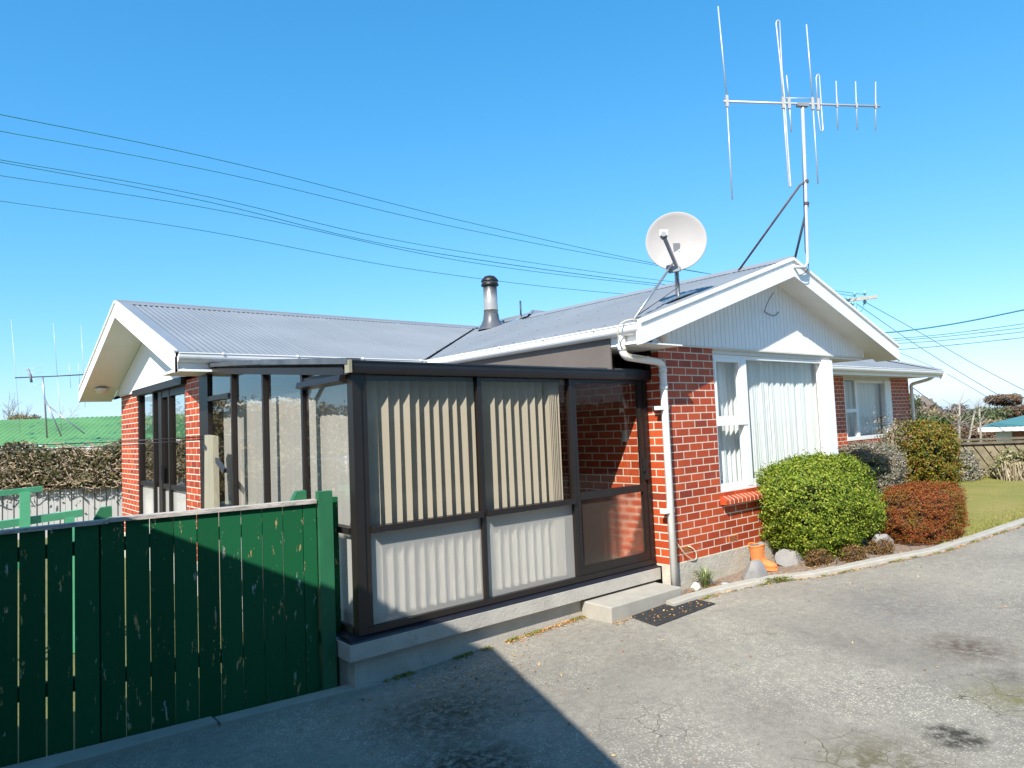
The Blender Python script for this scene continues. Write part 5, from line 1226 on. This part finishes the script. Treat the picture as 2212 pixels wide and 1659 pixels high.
# ------------------------------------------------------------------ shrubs
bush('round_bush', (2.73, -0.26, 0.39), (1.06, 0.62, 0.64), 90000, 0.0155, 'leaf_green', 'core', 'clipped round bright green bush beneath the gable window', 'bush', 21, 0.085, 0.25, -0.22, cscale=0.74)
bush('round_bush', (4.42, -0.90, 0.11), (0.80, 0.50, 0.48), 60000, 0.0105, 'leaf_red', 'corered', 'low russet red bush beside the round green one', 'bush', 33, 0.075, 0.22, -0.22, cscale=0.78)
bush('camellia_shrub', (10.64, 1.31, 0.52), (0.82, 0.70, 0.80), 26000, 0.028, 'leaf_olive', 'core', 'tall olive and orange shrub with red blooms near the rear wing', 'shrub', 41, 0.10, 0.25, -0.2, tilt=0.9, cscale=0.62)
bush('lavender_shrub', (7.7, 1.2, 0.38), (0.80, 0.60, 0.62), 26000, 0.018, 'leaf_lav', 'core', 'greyish lavender shrub in front of the rear window', 'shrub', 43, 0.09, 0.2, -0.2, tilt=1.2, cscale=0.62)
# red flowers on the tall shrub
ft = bpy.data.objects['camellia_shrub']
mb = MB(); r = random.Random(3)
for i in range(26):
    d = np.array([r.gauss(0, 1), r.gauss(-0.7, 0.8), r.gauss(0.55, 0.6)]); d /= np.linalg.norm(d)
    c = np.array([10.64, 1.31, 0.52])+d*np.array([0.82, 0.72, 0.80])
    for k in range(5):
        a = k*1.257; q = np.array([math.cos(a), 0.2*r.random(), math.sin(a)])*0.022
        mb.add([c, c+q+np.array([0.012, 0, 0]), c+q*1.5, c+q-np.array([0.012, 0, 0])], [(0, 1, 2, 3)])
M['bloom'] = plain('red_bloom', (0.62, 0.07, 0.05), 0.6)
mb.build('flowers', 'bloom', ft, kind='stuff')
# rose twig by the rear window
rs = thing('rose_bush', (9.6, 1.5, -0.2), 'sparse pale-leaved rose rising above the lavender shrub', 'shrub')
pc = np.array([9.6, 1.5, 1.12]); D0 = rng.normal(0, 1, (700, 3))*np.array([0.22, 0.18, 0.2]); P = pc+D0
o = link(bpy.data.objects.new('foliage', fastmesh('foliage', leaf_quads(P, D0, 0.022, 1.0), 4, 'leaf_lav')), rs); o['kind'] = 'stuff'
mb = MB()
for i in range(9): mb.tube([(9.6, 1.5, 0.1), (9.6+random.gauss(0, 0.1), 1.5, 0.8), (9.6+random.gauss(0, 0.2), 1.5, random.uniform(1.1, 1.4))], [0.012, 0.008, 0.004], 5)
mb.build('stems', 'vinestem', rs)
# low heather clumps at the kerb
for i, (x, y, rx_, lab) in enumerate(((1.95, -0.66, 0.18, 'low brown heather clump between the grey rock and the green bush'), (2.40, -0.86, 0.20, 'small dark heather tuft under the front of the green bush'), (3.02, -0.92, 0.24, 'rusty heather clump in front of the half-buried rock'))):
    bush('heather_clump', (x, y, -0.16), (rx_, 0.12, 0.11), 2600, 0.012, 'leaf_heath', 'corered', lab, 'plant', 60+i, 0.12, 0.4, -0.24, tilt=1.2, cscale=0.6)
# spiky grass plant
gp_ = thing('grass_tuft', (0.47, -0.10, -0.30), 'spiky grass tuft by the foundation next to a white stone', 'plant')
mb = MB(); r = random.Random(8)
for i in range(120):
    a = r.uniform(0, 6.28); L = r.uniform(0.12, 0.30); lean = r.uniform(0.1, 0.95); d = np.array([math.cos(a), math.sin(a), 0]); b0 = np.array([0.47, -0.11, -0.30])+d*r.uniform(0, 0.03)
    s = np.array([-d[1], d[0], 0])*0.005; m1 = b0+d*L*lean*0.4+np.array([0, 0, L*0.65]); e = b0+d*L*lean+np.array([0, 0, L*(1-0.5*lean)])
    mb.add([b0-s, b0+s, m1+s*0.8, m1-s*0.8, e], [(0, 1, 2, 3), (3, 2, 4)])
mb.build('blades', 'blade', gp_, kind='stuff')
mb = MB()
for i in range(40):
    p = np.array([0.50+r.gauss(0, 0.06), -0.17+r.gauss(0, 0.03), -0.29]); d = np.array([r.gauss(0, 1), r.gauss(0, 1), 0.2]); d /= np.linalg.norm(d); s = np.array([-d[1], d[0], 0])*0.006
    mb.add([p-s, p+s, p+d*0.07+np.array([0, 0, 0.02])], [(0, 1, 2)])
mb.build('dead_blades', 'litter', gp_, kind='stuff')

# rocks
def rock(name, c, rad, seed, mat, label, rot=0.0, cut=0.10, sub=4, flat=None):
    r = random.Random(seed); bm = bmesh.new(); bmesh.ops.create_icosphere(bm, subdivisions=sub, radius=1.0)
    V = np.array([v.co[:] for v in bm.verts]); k = lump(V, 5, cut, seed)
    planes = [np.array([r.gauss(0, 1), r.gauss(0, 1), r.gauss(0.2, 1)]) for _ in range(7)]
    ca, sa = math.cos(rot), math.sin(rot)
    for v, q in zip(bm.verts, k):
        p = np.array(v.co)*q
        for pl in planes:
            n_ = pl/np.linalg.norm(pl); d_ = p@n_
            if d_ > 0.62: p = p-n_*(d_-0.62)*0.95
        p = p*np.array(rad); p = np.array([p[0]*ca-p[1]*sa, p[0]*sa+p[1]*ca, p[2]]); v.co = p+np.array(c)
    me = bpy.data.meshes.new(name); bm.to_mesh(me); bm.free(); me.materials.append(M[mat])
    o = link(bpy.data.objects.new(name, me)); return tag(o, label, 'rock')
rock('rock', (1.00, -0.40, -0.27), (0.29, 0.12, 0.22), 2, 'rock', 'flat-faced grey rock leaning in front of the boot planter', -0.15)
rock('rock', (1.84, -0.30, -0.20), (0.26, 0.15, 0.17), 5, 'rock', 'grey rock between the boot planter and the green bush')
rock('rock', (3.22, -0.84, -0.16), (0.26, 0.13, 0.17), 7, 'rock', 'half-buried grey rock between the green and russet bushes')
rock('rock', (2.55, -0.78, -0.21), (0.10, 0.06, 0.05), 17, 'rockpale', 'small pale stone half under the green bush')
rock('stone', (0.20, -0.16, -0.245), (0.065, 0.05, 0.05), 9, 'rockpale', 'white stone beside the grass tuft')
rock('stone', (0.66, -0.22, -0.285), (0.07, 0.04, 0.025), 12, 'rockblue', 'flat blue-grey pebble on the soil right of the tuft')
rock('stone', (0.55, -0.07, -0.27), (0.10, 0.04, 0.045), 13, 'rockblue', 'greenish flat stone against the rendered foundation')
# terracotta boot planter
bt = thing('boot_planter', (1.52, -0.37, -0.24), 'terracotta planter shaped like a work boot holding a pebble', 'planter')
prim = bmesh.new()
def ell(c, rad, sub=3, rot=0.0):
    m = Matrix.Translation(c) @ Matrix.Rotation(rot, 4, 'Z') @ Matrix.Diagonal((*rad, 1)); bmesh.ops.create_icosphere(prim, subdivisions=sub, radius=1.0, matrix=m)
def bcone(c, r1, r2, h): bmesh.ops.create_cone(prim, cap_ends=True, segments=24, radius1=r1, radius2=r2, depth=h, matrix=Matrix.Translation(c))
B0 = Vector((0, 0, 0))
bcone((0, 0, 0.21), 0.078, 0.104, 0.24); ell((0.0, 0, 0.09), (0.075, 0.062, 0.085)); ell((0.08, 0, 0.075), (0.12, 0.060, 0.065)); ell((0.16, 0, 0.06), (0.085, 0.066, 0.056)); ell((0.05, 0, 0.13), (0.075, 0.055, 0.06))
me = bpy.data.meshes.new('boot'); prim.to_mesh(me); prim.free()
tmp = bpy.data.objects.new('boot', me); COL.objects.link(tmp)
rm = tmp.modifiers.new('r', 'REMESH'); rm.mode = 'VOXEL'; rm.voxel_size = 0.007
sm_ = tmp.modifiers.new('s', 'SMOOTH'); sm_.iterations = 8; sm_.factor = 0.6
dg = bpy.context.evaluated_depsgraph_get(); me2 = bpy.data.meshes.new_from_object(tmp.evaluated_get(dg)); bpy.data.objects.remove(tmp)
BR = Matrix.Translation((1.36, -0.22, -0.235)) @ Matrix.Rotation(math.radians(-66), 4, 'Z') @ Matrix.Diagonal((0.90, 0.92, 0.86, 1))
me2.transform(BR); me2.materials.clear(); me2.materials.append(M['terracotta'])
for p in me2.polygons: p.use_smooth = True
me2.name = 'boot_body'; link(bpy.data.objects.new('boot_body', me2), bt)
def bp(x, y, z): return tuple(BR @ Vector((x, y, z)))
sole = MB(); pr_ = [bp(x, y, 0.0) for x, y in ((-0.078, 0), (-0.07, -0.04), (-0.03, -0.062), (0.06, -0.058), (0.14, -0.07), (0.20, -0.066), (0.245, -0.035), (0.25, 0), (0.245, 0.035), (0.20, 0.066), (0.14, 0.07), (0.06, 0.058), (-0.03, 0.062), (-0.07, 0.04))]
sole.prism(pr_, (0, 0, 0.032)); sole.build('sole', 'terracotta', bt)
rg = [bp(0.099*math.cos(a), 0.099*math.sin(a), 0.33+0.014*math.cos(a*2+1)) for a in np.linspace(0, 6.283, 22)]
tube('rim', rg, 0.011, 'terracotta', bt, 8)
MB().lathe(bp(0, 0, 0.332), [(0.0, 0.0), (0.088, 0.0)], 18).build('soil', 'soil', bt)
for i, (xx, zz_) in enumerate(((0.083, 0.245), (0.080, 0.215), (0.082, 0.185), (0.092, 0.158))):
    tube('lace', [bp(xx, -0.045, zz_), bp(xx+0.012, 0, zz_+0.008), bp(xx, 0.045, zz_)], 0.007, 'terracotta', bt, 6)
pb = rock('stone', tuple(np.array(bp(0.05, 0.0, 0.345))), (0.045, 0.04, 0.03), 31, 'rock', 'mottled pebble sitting in the mouth of the boot planter')
# garden stake
tag(tube('garden_stake', [(1.98, -0.86, -0.24), (1.985, -0.86, -0.10)], 0.006, 'darkmetal'), 'thin dark stake in the soil by the kerb', 'stake')

# fallen leaves and weeds along edges
def scatter(name, pts, size, mat, label, cat, up_=0.004):
    P = np.array(pts); N = np.tile(np.array([0, 0, 1.0]), (len(P), 1))
    o = link(bpy.data.objects.new(name, fastmesh(name, leaf_quads(P, N, size, 0.35), 4, mat))); return tag(o, label, cat, kind='stuff')
pts = []
for i in range(420):
    x = random.uniform(-2.2, -1.15); y = 0.17-abs(random.gauss(0, 0.045)); pts.append((x, y, gz(x, y)+0.012))
for i in range(260):
    x = random.uniform(-1.2, -0.05); y = -0.225-abs(random.gauss(0, 0.04)); pts.append((x, y, gz(x, y)+0.014))
for i in range(90):
    x = random.uniform(-0.95, -0.1); y = random.uniform(-0.58, -0.23); pts.append((x, y, gz(x, y)+0.026))
for i in range(900):
    x = random.uniform(-0.3, 7); y = kerb_y(x)-abs(random.gauss(0, 0.03)); pts.append((x, y, gz(x, y)+0.012))
for i in range(350):
    x = random.uniform(0.0, 3.4); y = kerb_y(x)+0.12+abs(random.gauss(0, 0.12)); pts.append((x, y, bed_z(x, y)+0.012))
for i in range(160):
    x = random.uniform(-3.4, 3); y = random.uniform(-3, 0.1)
    if x > 0: y -= 0.8
    if y < kerb_y(x)-0.02: pts.append((x, y, gz(x, y)+0.012))
for i in range(260):
    x = random.gauss(-3.0, 0.45); y = random.gauss(-0.35, 0.3)
    if y < 0.15: pts.append((x, y, gz(x, y)+0.012))
scatter('fallen_leaves', pts, 0.013, 'litter', 'scattered small brown and orange fallen leaves', 'leaves')
pts = []
for i in range(2600):
    x = random.uniform(-3.4, -1.2); y = 0.175-abs(random.gauss(0, 0.03))
    if math.sin(x*9)+math.sin(x*23) > 0.1: pts.append((x, y, gz(x, y)+0.008+random.random()*0.012))
for i in range(3600):
    x = random.uniform(-0.3, 8); y = kerb_y(x)-abs(random.gauss(0, 0.018))
    if math.sin(x*7+1)+math.sin(x*17) > 0.35: pts.append((x, y, gz(x, y)+0.008+random.random()*0.02))
for i in range(500):
    x = 1.05+random.gauss(0, 0.08); y = kerb_y(x)-abs(random.gauss(0, 0.02)); pts.append((x, y, gz(x, y)+0.01+random.random()*0.06))
scatter('edge_weeds', pts, 0.009, 'moss', 'thin weeds and moss growing along the asphalt edges', 'weeds')

# ------------------------------------------------------------------ right background
rf = thing('timber_fence', (14.5, 0.9, -0.25), 'old timber fence with slanting boards and double top rail beyond the lawn', 'fence')
r0 = np.array([13.3, 1.95, 0]); r1 = np.array([17.5, -3.1, 0]); rd = (r1-r0); Lr = np.linalg.norm(rd); rd /= Lr; rn = np.array([-rd[1], rd[0], 0])
if rn@(CAM-r0) < 0: rn = -rn
x = -0.6
while x < Lr:
    p = r0+rd*max(x, 0); 
    if x > -0.05:
        q = r0+rd*(x+0.65); w2 = rd*0.20
        MB().prism([(p[0], p[1], 0.70), tuple((p+w2)[:2])+(0.70,), tuple((q+w2)[:2])+(-0.35,), (q[0], q[1], -0.35)], tuple(-rn*0.02)).build('board', 'rfence', rf)
    x += 0.232
MB().prism([(r0[0], r0[1], -0.3), (r0+rd*0.9)[0:2].tolist()+[-0.3], (r0)[0:2].tolist()+[0.6]], tuple(-rn*0.018)).build('board', 'rfence', rf)
for z, hgt in ((0.76, 0.05), (0.67, 0.06)):
    a_, b_2 = r0-rd*0.05+rn*0.03, r1+rn*0.03; MB().beam((a_[0], a_[1], z), (b_2[0], b_2[1], z), 0.06, hgt).build('rail', 'rfencedark', rf)
for s in (0.0, 2.4, 4.8): q = r0+rd*s; MB().beam((q[0], q[1], -0.4), (q[0], q[1], 0.80), 0.12, 0.12, (1, 0, 0)).build('post', 'rfence', rf)
MB().prism([tuple(r0-rn*0.04+np.array([0, 0, -0.3])), tuple(r1-rn*0.04+np.array([0, 0, -0.3])), tuple(r1-rn*0.04+np.array([0, 0, 0.64])), tuple(r0-rn*0.04+np.array([0, 0, 0.64]))], tuple(-rn*0.015)).build('backing_boards', 'rfencedark', rf)
# plants in front of that fence
for i, (s, n_, h, lab, mt_, tl) in enumerate(((0.1, 9000, 0.46, 'grey-green bush at the near end of the timber fence', 'leaf_lav', 1.0), (1.5, 9000, 0.42, 'straggly olive plant midway along the timber fence', 'leaf_dry', 1.2),
                                             (2.7, 9000, 0.50, 'leafy yellowish shrub in front of the timber fence', 'leaf_olive', 1.0))):
    q = r0+rd*s+rn*0.7; bush('fence_shrub', (q[0], q[1], -0.1+h*0.4), (0.62, 0.5, h), n_, 0.035, mt_, 'core', lab, 'shrub', 80+i, 0.15, 0.5, -0.2, tilt=tl, cscale=0.55)
dg_ = thing('dry_grass_clump', tuple(r0+rd*1.9+rn*1.3+np.array([0, 0, -0.2])), 'pale dry flower stalks at the far edge of the lawn', 'plant')
mb = MB(); r = random.Random(5)
for i in range(420):
    q = r0+rd*r.uniform(0.9, 3.3)+rn*r.uniform(0.9, 1.5); L = r.uniform(0.2, 0.5); a = np.array([q[0], q[1], -0.22]); e = a+np.array([r.gauss(0, 0.07), r.gauss(0, 0.07), L]); s = rd*0.008
    mb.add([a-s, a+s, e+s*1.6, e-s*1.6], [(0, 1, 2, 3)])
mb.build('stalks', mk_leaf('dry_stalk', [(0, (0.22, 0.17, 0.10)), (1, (0.48, 0.40, 0.28))], 0.8, 0.2), dg_, kind='stuff')
# teal roofed house
th = thing('neighbour_house', (33, 5, -2.3), 'neighbouring house with teal iron roof beyond the right-hand fence', 'house')
t0 = pt(2112, 923, 31); hx = np.array([0.22, -0.975, 0]); hy = np.array([0.975, 0.22, 0]); ze = t0[2]
def tp(a, b, z): return tuple(np.array([t0[0], t0[1], 0])+hx*a+hy*b+np.array([0, 0, z]))
rz_ = ze+1.3
MB().add([tp(0, 0, ze), tp(14, 0, ze), tp(8.8, 3.8, rz_), tp(5.2, 3.8, rz_), tp(0, 7.6, ze), tp(14, 7.6, ze)], [(0, 1, 2, 3), (0, 3, 4), (4, 3, 2, 5), (1, 5, 2)]).build('roof', 'tealroof', th)
MB().prism([tp(0, -0.02, ze-0.2), tp(12, -0.02, ze-0.2), tp(12, -0.02, ze-0.02), tp(0, -0.02, ze-0.02)], tuple(hy*0.08)).build('fascia', 'white', th)
MB().prism([tp(0.6, 0.6, -3.0), tp(11.4, 0.6, -3.0), tp(11.4, 0.6, ze-0.1), tp(0.6, 0.6, ze-0.1)], tuple(hy*6.2)).build('wall', 'cream', th)
MB().prism([tp(1.2, 0.55, -0.7), tp(2.0, 0.55, -0.7), tp(2.0, 0.55, ze-0.25), tp(1.2, 0.55, ze-0.25)], tuple(hy*0.04)).build('brick_panel', 'farbrick', th)
MB().prism([tp(2.1, 0.55, -0.7), tp(3.8, 0.55, -0.7), tp(3.8, 0.55, ze-0.3), tp(2.1, 0.55, ze-0.3)], tuple(hy*0.04)).build('window', 'glass', th)
# trees on the rise behind
TG = 'trees on the rise behind the houses'
specs = [(1985, 905, 48, 2.2, 1.2, 'leaf_hill1', 'olive treetop right against the rear downpipe'), (2020, 902, 55, 2.2, 1.3, 'leaf_hill3', 'yellowish green treetop right of the rear wing'),
         (2062, 893, 62, 2.6, 1.6, 'leaf_hill4', 'grey-brown domed tree behind the olive shrub'), (2100, 905, 58, 2.4, 1.5, 'leaf_hill1', 'dark green tree in the middle of the far tree line'),
         (2140, 893, 66, 2.6, 1.3, 'leaf_hill1', 'mossy green tree below the umbrella-shaped crown'), (2150, 915, 50, 1.7, 0.9, 'leaf_hill3', 'tan bushy tree behind the teal roof'),
         (2185, 893, 70, 3.0, 1.3, 'leaf_hill2', 'rust-coloured tree left of the photo edge'), (2225, 888, 64, 2.6, 1.6, 'leaf_hill2', 'rusty tree cut by the right edge of the photo'),
         (2060, 925, 44, 1.4, 0.9, 'leaf_hill4', 'brown twiggy tree low behind the olive shrub'), (2120, 930, 40, 1.3, 0.8, 'leaf_hill2', 'reddish brown scrub left of the teal roof')]
for i, (ix, iy, dd, rr, rz2, mt_, lab) in enumerate(specs):
    c = pt(ix, iy+14, dd); b = (c[0], c[1], gz(c[0], c[1])-0.2)
    tree('hill_tree', b, 6, tuple(c), (rr*0.8, rr*0.8, rz2), 3600, 0.11, mt_, lab, seed=100+i, group=TG, trunk_r=0.14, clumps=12)
c = pt(2170, 866, 95); tree('umbrella_tree', (c[0], c[1], -5.0), 7, tuple(c), (2.4, 2.4, 1.0), 5200, 0.13, 'leaf_hill2', 'umbrella-shaped brown tree standing above the far tree line', seed=140, trunk_r=0.25, clumps=14, limbs=9)
c = pt(1972, 868, 60); tree('thin_tree', (c[0], c[1], -5.0), 7, tuple(c), (0.9, 0.9, 1.1), 700, 0.09, 'leaf_hill1', 'sparse spindly tree beside the rear downpipe', seed=150, trunk_r=0.07, clumps=6)
for i, (xa, ya, xb, yb, lab) in enumerate(((2066, 950, 2073, 865, 'straight pale bare trunk left of the forked one'), (2078, 950, 2108, 875, 'pale trunk leaning right above the shrubs'), (2116, 952, 2115, 880, 'pale upright trunk nearest the timber fence'))):
    t = thing('bare_tree', tuple(pt(xa, ya, 27)-np.array([0, 0, 0.8])), lab, 'tree', 'pale bare trunks beyond the lawn')
    p0, p1 = pt(xa, ya, 27)-np.array([0, 0, 0.8]), pt(xb, yb, 27)
    tube('trunk', [tuple(p0), tuple((p0+p1)/2+np.array([0.06, 0, 0])), tuple(p1)], [0.06, 0.045, 0.025], 'palebark', t, 7)
    mb = MB(); r = random.Random(i)
    for k in range(14):
        q = p0+(p1-p0)*r.uniform(0.45, 1.0); e = q+np.array([r.gauss(0, 0.35), r.gauss(0, 0.35), r.uniform(0.1, 0.6)]); mb.tube([q, e], [0.014, 0.005], 4, False)
    mb.build('branches', 'palebark', t)
# far hills
mb = MB(); V = []; F = []
angs = np.linspace(-math.pi, math.pi, 97)
for a in angs:
    hh = -1.5+1.2*math.sin(a*3+1)+0.8*math.sin(a*7)+0.5*math.sin(a*13)
    for k, (d_, f) in enumerate(((120, 0), (170, 0.6), (240, 1.0), (380, 1.0))): V.append((d_*math.cos(a), d_*math.sin(a), -5.5+f*(hh+6.2)))
for i in range(96):
    for k in range(3): F.append((i*4+k, (i+1)*4+k, (i+1)*4+k+1, i*4+k+1))
M['hill'] = mk_grass('hill_scrub', (0.07, 0.075, 0.04), (0.13, 0.105, 0.06), (0.19, 0.14, 0.08))
tag(mb.add(V, F).build('hills', 'hill', smooth=True), 'low scrub-covered hills on the horizon', kind='structure')
# far wood in front of the hills, right of the house
n = 26000; a = rng.uniform(-0.25, 0.42, n); rr = rng.uniform(75, 125, n); hz = -5+rng.random(n)**0.7*(5.6+1.2*np.sin(a*40)+0.8*np.sin(a*90+2))
P = np.stack([CAM[0]+rr*np.cos(a), CAM[1]+rr*np.sin(a), hz], 1)
tag(link(bpy.data.objects.new('far_wood', fastmesh('far_wood', leaf_quads(P, np.tile([-1., 0, 0.4], (n, 1)), 0.42, 0.8, 0.8), 4, 'leaf_hill4'))), 'far mass of brown and olive woodland behind the right-hand trees', 'wood', kind='stuff')

# ------------------------------------------------------------------ garage beside the photographer (its gable casts the foreground shade)
ga = thing('garage', (-9, -2.1, -0.4), 'gabled garage standing just left of the viewpoint', 'garage')
gl = [(-4.75, 2.50), (-2.10, 3.77), (0.18, 2.13)]
MB().prism([(-6.55, gl[0][0]+0.15, -0.5), (-6.55, gl[2][0]-0.15, -0.5), (-6.55, gl[2][0]-0.15, 2.2), (-6.55, -2.1, 3.70), (-6.55, gl[0][0]+0.15, 2.5)], (-6, 0, 0)).build('wall', 'garagewall', ga)
for (a, b2) in ((gl[0], gl[1]), (gl[1], gl[2])):
    MB().prism([(-6.40, a[0], a[1]-0.10), (-6.40, b2[0], b2[1]-0.10), (-6.40, b2[0], b2[1]), (-6.40, a[0], a[1])], (-6.4, 0, 0)).build('roof', 'roof', ga)
# hedge and trees out to the left, seen in the conservatory glass
bush('olive_hedge', (-17, 38, 0.2), (9, 2.5, 3.4), 22000, 0.13, 'leaf_gold', 'core', 'golden olive hedge left of the view', 'hedge', 171, 0.12, 0.3, -2.0)
bush('olive_hedge', (-13, 22, -0.4), (2.5, 6, 1.5), 14000, 0.10, 'leaf_dry', 'core', 'dry low hedge left of the yard', 'hedge', 173, 0.12, 0.3, -1.0)
bare_tree('bare_tree', (-13.5, 24, -0.8), 11, 'large bare tree left of the view', 22, 0.5, None, 'bark', 0.22, 6)
lf = thing('post_and_rail_fence', (-11, 14, -0.45), 'white post and rail fence left of the yard', 'fence')
MB().beam((-11.5, 8, 0.75), (-12.5, 24, 0.65), 0.04, 0.10).build('rail', 'white', lf); MB().beam((-11.5, 8, 0.3), (-12.5, 24, 0.2), 0.04, 0.10).build('rail', 'white', lf)
for k in range(6): MB().box((-11.62-0.19*k, 8.5+3*k, -0.5), (-11.52-0.19*k, 8.6+3*k, 0.8)).build('post', 'white', lf)
# hedge across the drive, seen in the front windows
bush('drive_hedge', (14, -15, 0.6), (12, 2.0, 1.8), 16000, 0.12, 'leaf_hill1', 'core', 'long green hedge across the driveway', 'hedge', 181, 0.1, 0.3, -0.4)
bush('sky_blocking_hedge', (-7.0, -11.2, 3.7), (6.8, 1.2, 4.9), 30000, 0.09, 'leaf_hill1', 'core', 'added unseen hedge behind the viewpoint, blocking sky light', 'hedge', 191, 0.06, 0.3, -0.5)  # added out of view to block sky light and deepen the fence shade
